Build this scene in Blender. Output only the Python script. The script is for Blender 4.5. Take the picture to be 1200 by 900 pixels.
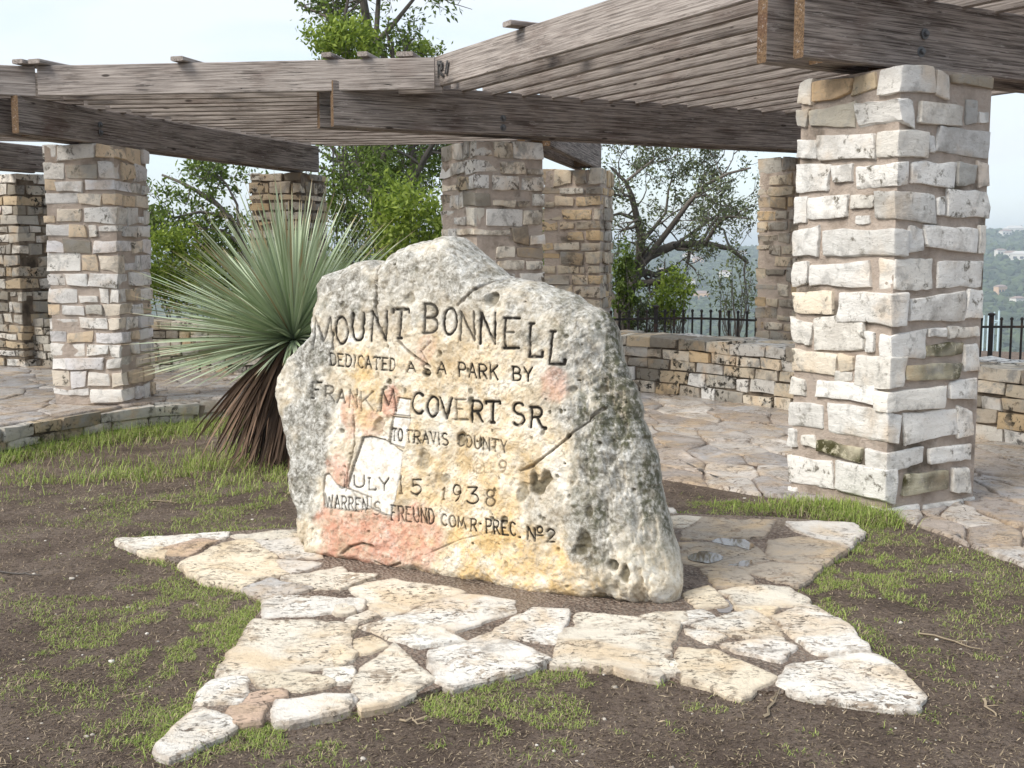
import bpy, bmesh, math, random, time
_T0 = time.time()
import numpy as np
from mathutils import Vector, Matrix

for o in list(bpy.data.objects): bpy.data.objects.remove(o)
sc = bpy.context.scene
COL = sc.collection
R = math.radians

# ------------------------------------------------------------------ camera
F = 1340.0; PITCH = math.atan(152 / 1340.0); EYE = 1.6
cam_d = bpy.data.cameras.new('camera'); cam = bpy.data.objects.new('camera', cam_d); COL.objects.link(cam)
cam.location = (0, 0, EYE); cam.rotation_euler = (math.pi / 2 - PITCH, 0, 0)
cam_d.sensor_width = 36; cam_d.lens = F / 1200 * 36; cam_d.clip_start = 0.05; cam_d.clip_end = 20000
sc.camera = cam

# ------------------------------------------------------------------ world, sun, exposure
SUN = Vector((-0.62, -0.42, 0.66)).normalized()
world = bpy.data.worlds.new('World'); sc.world = world; world.use_nodes = True
wn = world.node_tree; wn.nodes.clear()
w_out = wn.nodes.new('ShaderNodeOutputWorld'); w_bg = wn.nodes.new('ShaderNodeBackground')
w_sky = wn.nodes.new('ShaderNodeTexSky'); w_sky.sky_type = 'NISHITA'; w_sky.sun_disc = False
w_sky.sun_elevation = math.asin(SUN.z); w_sky.sun_rotation = math.atan2(SUN.x, SUN.y)
w_sky.dust_density = 2.0; w_sky.altitude = 240
w_tc = wn.nodes.new('ShaderNodeTexCoord')
w_map = wn.nodes.new('ShaderNodeMapping'); w_map.inputs['Scale'].default_value = (1.0, 1.0, 3.2)
w_no = wn.nodes.new('ShaderNodeTexNoise'); w_no.inputs['Scale'].default_value = 2.1; w_no.inputs['Detail'].default_value = 6
w_no.inputs['Roughness'].default_value = 0.55; w_no.inputs['Distortion'].default_value = 0.4
w_rp = wn.nodes.new('ShaderNodeMapRange'); w_rp.inputs['From Min'].default_value = 0.40; w_rp.inputs['From Max'].default_value = 0.58
w_rp.inputs['To Min'].default_value = 0.45; w_rp.inputs['To Max'].default_value = 1.0
w_mx = wn.nodes.new('ShaderNodeMix'); w_mx.data_type = 'RGBA'
w_mx.inputs[7].default_value = (3.62, 3.88, 4.12, 1)
wn.links.new(w_tc.outputs['Generated'], w_map.inputs['Vector']); wn.links.new(w_map.outputs[0], w_no.inputs['Vector'])
wn.links.new(w_no.outputs[0], w_rp.inputs['Value']); wn.links.new(w_rp.outputs[0], w_mx.inputs[0])
wn.links.new(w_sky.outputs[0], w_mx.inputs[6]); wn.links.new(w_mx.outputs[2], w_bg.inputs['Color'])
w_bg.inputs['Strength'].default_value = 0.1
wn.links.new(w_bg.outputs[0], w_out.inputs['Surface'])

sun_d = bpy.data.lights.new('sun', 'SUN'); sun_d.energy = 1.5; sun_d.angle = R(26); sun_d.color = (1.0, 0.95, 0.87)
sun = bpy.data.objects.new('sun', sun_d); COL.objects.link(sun)
sun.rotation_euler = SUN.to_track_quat('Z', 'Y').to_euler(); sun.location = (-20, -15, 30)
sc.view_settings.view_transform = 'Standard'; sc.view_settings.look = 'None'
sc.view_settings.gamma = 1; sc.view_settings.use_curve_mapping = False
sc.view_settings.exposure = 1.43
sc.render.engine = 'CYCLES'; sc.cycles.volume_bounces = 1; sc.cycles.max_bounces = 8

# ------------------------------------------------------------------ planning helpers
def ray(x, y):
    a = (x - 600) / F; b = (450 - y) / F
    return Vector((a, math.cos(PITCH) + b * math.sin(PITCH), -math.sin(PITCH) + b * math.cos(PITCH)))
def onz(x, y, z=0.0):
    r = ray(x, y); k = (z - EYE) / r.z
    return Vector((r.x * k, r.y * k, z))
def aty(x, y, Y):
    r = ray(x, y); k = Y / r.y
    return Vector((r.x * k, Y, EYE + r.z * k))
def onplane(x, y, p0, n):
    r = ray(x, y); c = Vector((0, 0, EYE)); k = (p0 - c).dot(n) / r.dot(n)
    return c + r * k

def vn(p, seed=0):
    p = np.asarray(p, float) + seed * 17.31
    i = np.floor(p).astype(np.int64); f = p - i; u = f * f * (3 - 2 * f)
    def h(dx, dy, dz):
        n = (i[:, 0] + dx) * 73856093 ^ (i[:, 1] + dy) * 19349663 ^ (i[:, 2] + dz) * 83492791
        n = (n ^ (n >> 13)) * 1274126177; n = n ^ (n >> 16)
        return (n & 0xFFFF) / 32767.5 - 1
    x0 = h(0,0,0)*(1-u[:,0]) + h(1,0,0)*u[:,0]; x1 = h(0,1,0)*(1-u[:,0]) + h(1,1,0)*u[:,0]
    x2 = h(0,0,1)*(1-u[:,0]) + h(1,0,1)*u[:,0]; x3 = h(0,1,1)*(1-u[:,0]) + h(1,1,1)*u[:,0]
    y0 = x0*(1-u[:,1]) + x1*u[:,1]; y1 = x2*(1-u[:,1]) + x3*u[:,1]
    return y0*(1-u[:,2]) + y1*u[:,2]
def fbm(p, octv=4, seed=0, gain=0.5):
    p = np.asarray(p, float); a = 1.0; s = np.zeros(len(p))
    for k in range(octv):
        s += a * vn(p * (2.03 ** k), seed + k * 3.7); a *= gain
    return s
def sst(e0, e1, x):
    t = np.clip((x - e0) / (e1 - e0), 0, 1); return t * t * (3 - 2 * t)

def mk(name, verts, faces, mat, parent=None, loc=None, smooth=False, crisp=0):
    me = bpy.data.meshes.new(name)
    if isinstance(verts, np.ndarray): verts = verts.tolist()
    if isinstance(faces, np.ndarray): faces = faces.tolist()
    me.from_pydata(verts, [], faces)
    if smooth: me.shade_smooth()
    if crisp: me.set_sharp_from_angle(angle=R(crisp))
    if mat: me.materials.append(mat)
    o = bpy.data.objects.new(name, me); COL.objects.link(o)
    if parent: o.parent = parent
    if loc is not None: o.location = loc
    return o
def bigmesh(name, V, Q, mat, parent=None, loc=None, smooth=True):
    """V (n,3) float, Q (m,k) int with k = 3 or 4"""
    me = bpy.data.meshes.new(name); V = np.ascontiguousarray(V, np.float32); Q = np.ascontiguousarray(Q, np.int32)
    m, k = Q.shape
    me.vertices.add(len(V)); me.vertices.foreach_set('co', V.ravel())
    me.loops.add(m * k); me.loops.foreach_set('vertex_index', Q.ravel())
    me.polygons.add(m); me.polygons.foreach_set('loop_start', np.arange(0, m * k, k, dtype=np.int32))
    me.update(calc_edges=True); me.validate()
    me.polygons.foreach_set('use_smooth', np.full(len(me.polygons), smooth))
    if mat: me.materials.append(mat)
    o = bpy.data.objects.new(name, me); COL.objects.link(o)
    if parent: o.parent = parent
    if loc is not None: o.location = loc
    return o
def tag(o, label=None, cat=None, group=None, kind=None):
    if label: o['label'] = label
    if cat: o['category'] = cat
    if group: o['group'] = group
    if kind: o['kind'] = kind
    return o
def empty(name, loc=(0,0,0), rz=0.0):
    o = bpy.data.objects.new(name, None); o.empty_display_size = 0.2
    o.location = loc; o.rotation_euler = (0, 0, rz); COL.objects.link(o); return o
def attr(o, name, arr):
    a = o.data.attributes.new(name, 'FLOAT', 'POINT'); a.data.foreach_set('value', np.ascontiguousarray(arr, np.float32))

# ------------------------------------------------------------------ material helpers
def put(nt, sock, v):
    if isinstance(v, bpy.types.NodeSocket): nt.links.new(v, sock)
    elif isinstance(v, (tuple, list)): sock.default_value = tuple(v) + ((1,) if len(v) == 3 and len(sock.default_value) == 4 else ())
    else: sock.default_value = v
def newmat(name, rough=0.85, spec=0.3):
    m = bpy.data.materials.new(name); m.use_nodes = True; nt = m.node_tree
    b = nt.nodes['Principled BSDF']; b.inputs['Roughness'].default_value = rough
    b.inputs['Specular IOR Level'].default_value = spec
    return m, nt, b
def noise(nt, vec, scale, detail=4, rough=0.55, dist=0.0):
    n = nt.nodes.new('ShaderNodeTexNoise'); put(nt, n.inputs['Vector'], vec)
    n.inputs['Scale'].default_value = scale; n.inputs['Detail'].default_value = detail
    n.inputs['Roughness'].default_value = rough; n.inputs['Distortion'].default_value = dist
    return n.outputs[0]
def voro(nt, vec, scale, feature='F1'):
    n = nt.nodes.new('ShaderNodeTexVoronoi'); n.feature = feature; put(nt, n.inputs['Vector'], vec); n.inputs['Scale'].default_value = scale
    return n.outputs['Distance']
def rng(nt, v, a, b, c=0.0, d=1.0):
    n = nt.nodes.new('ShaderNodeMapRange'); put(nt, n.inputs['Value'], v); n.interpolation_type = 'SMOOTHSTEP'
    for k, x in zip(('From Min', 'From Max', 'To Min', 'To Max'), (a, b, c, d)): n.inputs[k].default_value = x
    return n.outputs[0]
def mix(nt, f, a, b, mode='MIX'):
    n = nt.nodes.new('ShaderNodeMix'); n.data_type = 'RGBA'; n.blend_type = mode
    put(nt, n.inputs[0], f); put(nt, n.inputs[6], a); put(nt, n.inputs[7], b); return n.outputs[2]
def mth(nt, op, a, b=0.0):
    n = nt.nodes.new('ShaderNodeMath'); n.operation = op; put(nt, n.inputs[0], a); put(nt, n.inputs[1], b); return n.outputs[0]
def ramp(nt, f, stops):
    n = nt.nodes.new('ShaderNodeValToRGB'); put(nt, n.inputs[0], f); e = n.color_ramp.elements
    while len(e) < len(stops): e.new(0.5)
    for k, (p, c) in enumerate(stops): e[k].position = p; e[k].color = tuple(c) + (1,)
    return n.outputs[0]
def bump(nt, b, h, strength=0.5, dist=0.02):
    n = nt.nodes.new('ShaderNodeBump'); n.inputs['Strength'].default_value = strength; n.inputs['Distance'].default_value = dist
    put(nt, n.inputs['Height'], h); nt.links.new(n.outputs[0], b.inputs['Normal'])
def wpos(nt): return nt.nodes.new('ShaderNodeNewGeometry').outputs['Position']
def ocoord(nt): return nt.nodes.new('ShaderNodeTexCoord').outputs['Object']
def oinfo(nt): return nt.nodes.new('ShaderNodeObjectInfo')
def at_(nt, name):
    n = nt.nodes.new('ShaderNodeAttribute'); n.attribute_name = name; return n.outputs['Fac']
def vscale(nt, v, s):
    n = nt.nodes.new('ShaderNodeMapping'); put(nt, n.inputs['Vector'], v); n.inputs['Scale'].default_value = s; return n.outputs[0]
def vadd(nt, a, b):
    n = nt.nodes.new('ShaderNodeVectorMath'); put(nt, n.inputs[0], a); put(nt, n.inputs[1], b); return n.outputs[0]

# limestone: tint comes from each stone's own colour, stains from noise fixed in the place
def limestone(name, grey=0.5, stain=(0.16, 0.145, 0.115), ochre=0.5, bumpy=0.5, rough=0.9, dk=(0.545, 0.66), patch=0.5):
    m, nt, b = newmat(name, rough); p = wpos(nt); oi = oinfo(nt); rnd = oi.outputs['Random']
    base = oi.outputs['Color']
    c = mix(nt, mth(nt, 'MULTIPLY', rng(nt, noise(nt, p, 3.2, 5), 0.5, 0.72), ochre), base, (0.62, 0.42, 0.22))
    g = rng(nt, noise(nt, p, 5.5, 8, 0.68, 0.6), 0.50, 0.66)
    c = mix(nt, mth(nt, 'MULTIPLY', g, grey), c, (0.33, 0.32, 0.30))
    d = rng(nt, noise(nt, p, 13, 8, 0.7, 0.3), *dk)
    c = mix(nt, mth(nt, 'MULTIPLY', d, mth(nt, 'MULTIPLY', rng(nt, noise(nt, p, 2.3, 3), 0.40, 0.6), 1.0)), c, stain)
    old = mth(nt, 'MULTIPLY', rng(nt, mth(nt, 'ADD', noise(nt, p, 2.0, 7, 0.7), mth(nt, 'MULTIPLY', rnd, 0.16)), 0.62, 0.76), patch)
    c = mix(nt, old, c, mix(nt, noise(nt, p, 24, 6, .75), (0.07, 0.055, 0.04), (0.36, 0.30, 0.23)))
    pit = rng(nt, noise(nt, p, 60, 4, 0.6), 0.60, 0.72)
    c = mix(nt, mth(nt, 'MULTIPLY', pit, 0.45), c, (0.2, 0.17, 0.13))
    c = mix(nt, 0.35, c, mix(nt, noise(nt, p, 130, 2), (0.55, 0.53, 0.5), (1, 1, 1)), 'MULTIPLY')
    nt.links.new(c, b.inputs['Base Color'])
    h = mth(nt, 'ADD', noise(nt, vscale(nt, p, (1, 1, 2.2)), 13, 9, 0.68, 0.4), mth(nt, 'MULTIPLY', noise(nt, vscale(nt, p, (1, 1, 3)), 4, 3), 0.5))
    h = mth(nt, 'SUBTRACT', h, mth(nt, 'MULTIPLY', pit, 0.25))
    bump(nt, b, h, bumpy, 0.03)
    return m
M_STONE = limestone('limestone', 0.6, ochre=0.4, dk=(0.53, 0.64), patch=0.35)
M_PIER = limestone('pier_limestone', 0.75, (0.13, 0.105, 0.08), 0.5, dk=(0.50, 0.60), patch=0.75)
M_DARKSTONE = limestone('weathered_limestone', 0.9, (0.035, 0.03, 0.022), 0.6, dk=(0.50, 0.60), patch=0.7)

M_MOSSY = limestone('mossy_limestone', 0.7, (0.06, 0.055, 0.02), 0.5, dk=(0.40, 0.50))
m, nt, b = newmat('mortar', 0.95); p = wpos(nt)
c = ramp(nt, noise(nt, p, 5, 6), [(0.3, (0.36, 0.29, 0.235)), (0.52, (0.57, 0.475, 0.40)), (0.75, (0.50, 0.43, 0.37))])
c = mix(nt, rng(nt, noise(nt, p, 2.2, 5), 0.58, 0.70, 0, 0.8), c, (0.10, 0.085, 0.06))
nt.links.new(c, b.inputs['Base Color']); bump(nt, b, noise(nt, p, 22, 9, .75), 1.0, 0.04); M_MORTAR = m

m, nt, b = newmat('old_mortar', 0.95); p = wpos(nt)
put(nt, b.inputs['Base Color'], ramp(nt, noise(nt, p, 6, 6), [(0.35, (0.06, 0.047, 0.035)), (0.55, (0.18, 0.145, 0.11)), (0.7, (0.29, 0.235, 0.185))])); bump(nt, b, noise(nt, p, 35, 8, .7), 0.7, 0.02); M_OLDMORTAR = m
# flagstones: cream to grey, damp in places so that they mirror the sky
def flag_mat(name, wet, dark):
    m, nt, b = newmat(name, 0.8, 0.5); p = wpos(nt); oi = oinfo(nt)
    c = oi.outputs['Color']
    c = mix(nt, rng(nt, noise(nt, p, 2.6, 6, 0.6, 0.5), 0.44, 0.66, 0, 0.6), c, (0.64, 0.46, 0.26))
    c = mix(nt, rng(nt, noise(nt, p, 7, 8, 0.7, 0.4), 0.54, 0.68, 0, dark), c, (0.17, 0.14, 0.115))
    pit = rng(nt, noise(nt, vscale(nt, p, (1, 1.6, 1)), 30, 7, 0.70, 0.7), 0.545, 0.62)
    spread = rng(nt, noise(nt, p, 3.7, 3), 0.35, 0.6)
    c = mix(nt, mth(nt, 'MULTIPLY', pit, mth(nt, 'MULTIPLY', spread, 0.95)), c, (0.12, 0.09, 0.065))
    c = mix(nt, 0.3, c, mix(nt, noise(nt, p, 150, 2), (0.5, 0.48, 0.45), (1, 1, 1)), 'MULTIPLY')
    big = rng(nt, noise(nt, p, 11, 9, 0.74, 0.8), 0.53, 0.60)
    c = mix(nt, mth(nt, 'MULTIPLY', big, mth(nt, 'MULTIPLY', spread, 0.75)), c, (0.27, 0.195, 0.13))
    rim = mth(nt, 'MULTIPLY', at_(nt, 'rim'), rng(nt, noise(nt, p, 14, 6, .7), .36, .60, .25, 1))
    c = mix(nt, mth(nt, 'MULTIPLY', rim, 0.6), c, (0.24, 0.18, 0.13))
    wt = rng(nt, noise(nt, p, 1.1, 5, 0.6), 0.60 - wet, 0.72 - wet)
    c = mix(nt, mth(nt, 'MULTIPLY', wt, 0.35), c, mix(nt, 1.0, c, (0.55, 0.48, 0.42), 'MULTIPLY'))
    nt.links.new(c, b.inputs['Base Color'])
    nt.links.new(mth(nt, 'SUBTRACT', 0.85, mth(nt, 'MULTIPLY', wt, 0.58)), b.inputs['Roughness'])
    h = mth(nt, 'SUBTRACT', noise(nt, p, 14, 9, 0.70, 0.3), mth(nt, 'MULTIPLY', mth(nt, 'MULTIPLY', pit, spread), 0.5))
    bump(nt, b, h, 0.75, 0.025)
    return m
M_FLAG = flag_mat('flagstone', 0.02, 0.55); M_WETFLAG = flag_mat('damp_flagstone', 0.24, 0.6)
m, nt, b = newmat('paving_mortar', 0.75, 0.5); p = wpos(nt)
c = ramp(nt, noise(nt, p, 3.5, 6), [(0.3, (0.085, 0.054, 0.037)), (0.5, (0.25, 0.175, 0.13)), (0.7, (0.36, 0.275, 0.215))])
c = mix(nt, rng(nt, noise(nt, p, 55, 6, .8), .45, .62), c, (0.44, 0.36, 0.29)); c = mix(nt, rng(nt, noise(nt, p, 30, 8, .8), .54, .62, 0, .8), c, (0.07, 0.045, 0.03))
nt.links.new(c, b.inputs['Base Color']); bump(nt, b, mth(nt, 'ADD', noise(nt, p, 24, 9, .8), voro(nt, p, 60)), 1.0, 0.035); put(nt, b.inputs['Roughness'], rng(nt, noise(nt, p, 1.6, 5), .42, .6, .35, .9)); M_PMORTAR = m

# weathered timber: grain runs along each board's local x
def timber(name, dark, light, red=0.3):
    m, nt, b = newmat(name, 0.85, 0.25); oi = oinfo(nt)
    v = vadd(nt, ocoord(nt), mth(nt, 'MULTIPLY', oi.outputs['Random'], 37.0))
    g1 = mth(nt, 'ADD', mth(nt, 'MULTIPLY', noise(nt, vscale(nt, v, (0.8, 26, 26)), 3.0, 6, 0.6, 0.3), 0.6), mth(nt, 'MULTIPLY', noise(nt, vscale(nt, v, (0.5, 80, 80)), 3.0, 4, 0.7, 0.5), 0.4))
    g2 = noise(nt, vscale(nt, v, (0.7, 2.2, 2.2)), 2.0, 5, 0.6)
    c = mix(nt, rng(nt, g1, 0.36, 0.62), dark, light)
    c = mix(nt, mth(nt, 'MULTIPLY', rng(nt, g2, 0.50, 0.72), 0.6), c, mix(nt, 1.0, c, (0.40, 0.33, 0.30), 'MULTIPLY'))
    sp = rng(nt, noise(nt, vscale(nt, v, (0.35, 30, 30)), 2.0, 3, 0.5, 0.6), 0.495, 0.505, 0, 1); sp2 = rng(nt, noise(nt, vscale(nt, v, (0.35, 30, 30)), 2.0, 3, 0.5, 0.6), 0.507, 0.517, 1, 0)
    split = mth(nt, 'MULTIPLY', mth(nt, 'MULTIPLY', sp, sp2), rng(nt, noise(nt, v, 1.7, 3), 0.5, 0.6))
    c = mix(nt, split, c, (0.012, 0.01, 0.009))
    c = mix(nt, rng(nt, noise(nt, v, 1.3, 4), 0.55, 0.7, 0, red), c, (0.10, 0.045, 0.03))
    c = mix(nt, rng(nt, noise(nt, vscale(nt, v, (0.6, 4, 4)), 11, 6, 0.7), 0.58, 0.64, 0, 0.6), c, (0.40, 0.36, 0.33))
    kn = rng(nt, voro(nt, vscale(nt, v, (1, 3.2, 3.2)), 1.6), 0.045, 0.085, 0.85, 0)
    c = mix(nt, kn, c, (0.03, 0.022, 0.018))
    nt.links.new(c, b.inputs['Base Color']); bump(nt, b, mth(nt, 'SUBTRACT', g1, split), 0.6, 0.014)
    return m
M_BEAM = timber('beam_timber', (0.060, 0.047, 0.040), (0.37, 0.32, 0.285), 0.45)
M_RAFTER = timber('rafter_timber', (0.14, 0.118, 0.104), (0.44, 0.39, 0.355), 0.18)
M_ENDGRAIN = timber('cut_timber_end', (0.07, 0.042, 0.025), (0.21, 0.135, 0.075), 0.6)

m, nt, b = newmat('galvanised_bolt', 0.55, 0.5); b.inputs['Metallic'].default_value = 0.7
b.inputs['Base Color'].default_value = (0.16, 0.165, 0.17, 1); bump(nt, b, noise(nt, wpos(nt), 120, 3), 0.3, 0.004); M_BOLT = m
m, nt, b = newmat('black_iron', 0.6, 0.4); put(nt, b.inputs['Base Color'], mix(nt, rng(nt, noise(nt, wpos(nt), 8, 5), 0.5, 0.7), (0.018, 0.016, 0.016), (0.06, 0.035, 0.025))); M_IRON = m

# soil
m, nt, b = newmat('soil', 0.95, 0.25); p = wpos(nt)
c = ramp(nt, noise(nt, p, 2.2, 8, 0.65), [(0.3, (0.088, 0.062, 0.047)), (0.5, (0.185, 0.138, 0.107)), (0.72, (0.285, 0.225, 0.18))])
c = mix(nt, rng(nt, noise(nt, p, 38, 9, 0.8), 0.48, 0.63), c, (0.048, 0.032, 0.023))
c = mix(nt, rng(nt, noise(nt, vscale(nt, p, (1, 1.7, 1)), 95, 5, 0.8), 0.575, 0.64, 0, 0.75), c, (0.30, 0.235, 0.18))
far = nt.nodes.new('ShaderNodeSeparateXYZ'); nt.links.new(p, far.inputs[0])
nt_y = far.outputs[1]
forest = ramp(nt, noise(nt, p, 0.02, 9, 0.7), [(0.35, (0.030, 0.045, 0.022)), (0.55, (0.060, 0.078, 0.036)), (0.7, (0.13, 0.12, 0.08))])
c = mix(nt, rng(nt, nt_y, 60, 200), c, forest)
nt.links.new(c, b.inputs['Base Color'])
h = mth(nt, 'ADD', noise(nt, p, 30, 8, 0.72), mth(nt, 'MULTIPLY', noise(nt, p, 5, 4), 1.0)); bump(nt, b, h, 1.0, 0.05); M_SOIL = m

def leafmat(name, c1, c2, trans=0.3, rough=0.55):
    m, nt, b = newmat(name, rough, 0.35); oi = oinfo(nt); at = at_(nt, 'shade')
    c = mix(nt, at, c1, c2); nt.links.new(c, b.inputs['Base Color'])
    t = nt.nodes.new('ShaderNodeBsdfTranslucent'); nt.links.new(c, t.inputs['Color'])
    ms = nt.nodes.new('ShaderNodeMixShader'); ms.inputs[0].default_value = trans
    nt.links.new(b.outputs[0], ms.inputs[1]); nt.links.new(t.outputs[0], ms.inputs[2])
    nt.links.new(ms.outputs[0], nt.nodes['Material Output'].inputs['Surface'])
    return m
M_GRASS = leafmat('grass_blade', (0.16, 0.26, 0.035), (0.49, 0.57, 0.16), 0.35)
M_DRYGRASS = leafmat('dry_grass', (0.11, 0.08, 0.055), (0.50, 0.40, 0.27), 0.15, 0.9)
M_LEAF = leafmat('oak_leaf', (0.06, 0.10, 0.02), (0.24, 0.33, 0.065), 0.4)
M_BRIGHT = leafmat('bright_leaf', (0.11, 0.18, 0.02), (0.38, 0.47, 0.08), 0.4)
M_GREYLEAF = leafmat('grey_leaf', (0.06, 0.08, 0.035), (0.23, 0.27, 0.13), 0.3)
M_FARLEAF = leafmat('far_canopy', (0.025, 0.042, 0.02), (0.075, 0.10, 0.04), 0.0, 0.9)
m, nt, b = newmat('bark', 0.9); p = wpos(nt)
put(nt, b.inputs['Base Color'], mix(nt, noise(nt, vscale(nt, p, (1, 1, .3)), 14, 6, .7), (0.05, 0.042, 0.036), (0.23, 0.205, 0.18)))
bump(nt, b, noise(nt, vscale(nt, p, (1, 1, .25)), 30, 6, .7), 0.8, 0.03); M_BARK = m
# ================================================================== GROUND
def ground_z(x, y):
    x = np.asarray(x, float); y = np.asarray(y, float); r = np.hypot(x, y)
    z = -0.022 - 0.255 * sst(-0.6, -3.6, x) * sst(6.2, 10.5, y) - 0.03 * sst(-1, -5, x)
    P = np.stack([x, y, np.zeros_like(x)], -1).reshape(-1, 3)
    near = (fbm(P * 1.3, 3, 2) * 0.010 + fbm(P * 7, 3, 5) * 0.006).reshape(x.shape)
    z = z + near * np.clip(1 - r / 40, 0, 1)
    az = np.arctan2(x, y)
    # plateau, then the slope to the river valley, then the hills on the far side
    z = z - 2.0 * sst(17, 40, r) - 112 * sst(25, 620, r)
    ridge = 120 + 52 * sst(0.18, 0.40, az) + 16 * vn(np.stack([az * 9, az * 0, az * 0], -1).reshape(-1, 3), 4).reshape(x.shape)
    z = z + ridge * sst(1150, 3300, r)
    hills = fbm(P / 420.0, 4, 9).reshape(x.shape)
    z = z + hills * 20 * sst(700, 1800, r)
    return z
na, nr = 620, 420
rr = np.concatenate([[0.02], np.geomspace(1.2, 7000, nr - 1)])
az = np.linspace(0, 2 * math.pi, na, endpoint=False)
# put most of the spokes where the place is seen
az = az - 0.62 * np.sin(az)
RR, AA = np.meshgrid(rr, az, indexing='ij')
GX = RR * np.sin(AA); GY = RR * np.cos(AA); GZ = ground_z(GX, GY)
V = np.stack([GX, GY, GZ], -1).reshape(-1, 3)
i = np.arange(nr - 1)[:, None] * na; j = np.arange(na)[None, :]; j2 = (j + 1) % na
Q = np.stack([i + j, i + j2, i + na + j2, i + na + j], -1).reshape(-1, 4)
ground = bigmesh('ground', V, Q[:, ::-1], M_SOIL); tag(ground, 'dark bare soil with patchy grass, falling away to wooded hills', 'ground', kind='structure')

# ================================================================== STONE SHAPES
_cg = {}
def cube_grid(nx, ny, nz):
    k = (nx, ny, nz)
    if k in _cg: return _cg[k]
    idx = {}; vs = []; fs = []
    def vid(a, b, c):
        t = (a, b, c)
        if t not in idx: idx[t] = len(vs); vs.append((2 * a / nx - 1, 2 * b / ny - 1, 2 * c / nz - 1))
        return idx[t]
    for a in range(nx):
        for c in range(nz):
            fs.append([vid(a,0,c), vid(a+1,0,c), vid(a+1,0,c+1), vid(a,0,c+1)]); fs.append([vid(a,ny,c), vid(a,ny,c+1), vid(a+1,ny,c+1), vid(a+1,ny,c)])
    for b_ in range(ny):
        for c in range(nz):
            fs.append([vid(0,b_,c), vid(0,b_,c+1), vid(0,b_+1,c+1), vid(0,b_+1,c)]); fs.append([vid(nx,b_,c), vid(nx,b_+1,c), vid(nx,b_+1,c+1), vid(nx,b_,c+1)])
    for a in range(nx):
        for b_ in range(ny):
            fs.append([vid(a,b_,0), vid(a,b_+1,0), vid(a+1,b_+1,0), vid(a+1,b_,0)]); fs.append([vid(a,b_,nz), vid(a+1,b_,nz), vid(a+1,b_+1,nz), vid(a,b_+1,nz)])
    _cg[k] = (np.array(vs), fs); return _cg[k]
def stone_geo(lx, ly, lz, seed, n=(4, 3, 3), warp=0.10, rough=0.010, rho=None):
    u, fs = cube_grid(*n); rg = np.random.RandomState(seed & 0x7fffffff)
    h = np.array([lx, ly, lz]) / 2
    if rho is None: rho = min(h) * 0.13
    # pull the second grid line towards the edge so the rounding stays narrow
    e = 1 - np.minimum(1.1 * rho / h, 0.45)
    uu = np.sign(u) * np.where(np.abs(u) >= 0.999, 1.0, np.abs(u))
    for ax, k in enumerate(n):
        if k >= 3:
            lim = 1 - 2 / k; a = np.abs(u[:, ax])
            uu[:, ax] = np.sign(u[:, ax]) * np.where(a >= 0.999, 1.0, a / lim * e[ax])
    p = uu * h; q = np.clip(p, -(h - rho), h - rho); d = p - q; L = np.linalg.norm(d, axis=1)
    s = L > 1e-9; p[s] = q[s] + d[s] / L[s, None] * rho
    x, z, y = u[:, 0], u[:, 2], u[:, 1]
    cx_, cz_ = rg.uniform(-1, 1, (2, 2, 2)) * warp * 0.9
    fx, fz = (x + 1) / 2, (z + 1) / 2
    bl = lambda g: g[0, 0] * (1 - fx) * (1 - fz) + g[1, 0] * fx * (1 - fz) + g[0, 1] * (1 - fx) * fz + g[1, 1] * fx * fz
    p[:, 0] += bl(cx_) * min(lx, lz); p[:, 2] += bl(cz_) * min(lx, lz)
    w = rg.uniform(-1, 1, 8) * warp * min(lx, lz)
    p[:, 2] += (w[0] * x + w[1] * x * z + w[2] * x * x * z * 0.7) * 0.6
    p[:, 0] += (w[3] * z + w[4] * x * z) * 0.6
    p[:, 1] += (w[5] * x + w[6] * z) * 0.25
    off = rg.uniform(0, 50, 3)
    for ax in range(3):
        p[:, ax] += rough * (vn(p * 7 + off + ax * 9, 1) + 0.55 * vn(p * 24 + off + ax * 5, 2) + 0.3 * vn(p * 60 + off, 3))
    return p, fs
TINTS = [(0.80, 0.77, 0.72), (0.83, 0.81, 0.77), (0.78, 0.74, 0.67), (0.76, 0.68, 0.56), (0.64, 0.61, 0.56), (0.79, 0.72, 0.61), (0.83, 0.80, 0.75), (0.38, 0.32, 0.25)]
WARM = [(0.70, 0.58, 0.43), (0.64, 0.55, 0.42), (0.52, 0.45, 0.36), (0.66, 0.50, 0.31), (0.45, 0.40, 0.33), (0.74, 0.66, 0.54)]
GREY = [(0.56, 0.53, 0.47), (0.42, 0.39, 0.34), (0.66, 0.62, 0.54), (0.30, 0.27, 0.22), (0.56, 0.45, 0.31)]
def tint(o, rg, pal):
    c = pal[rg.randint(len(pal))]; k = rg.uniform(0.88, 1.08)
    o.color = (min(c[0]*k, .85), min(c[1]*k, .83), min(c[2]*k, .8), 1)

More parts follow.
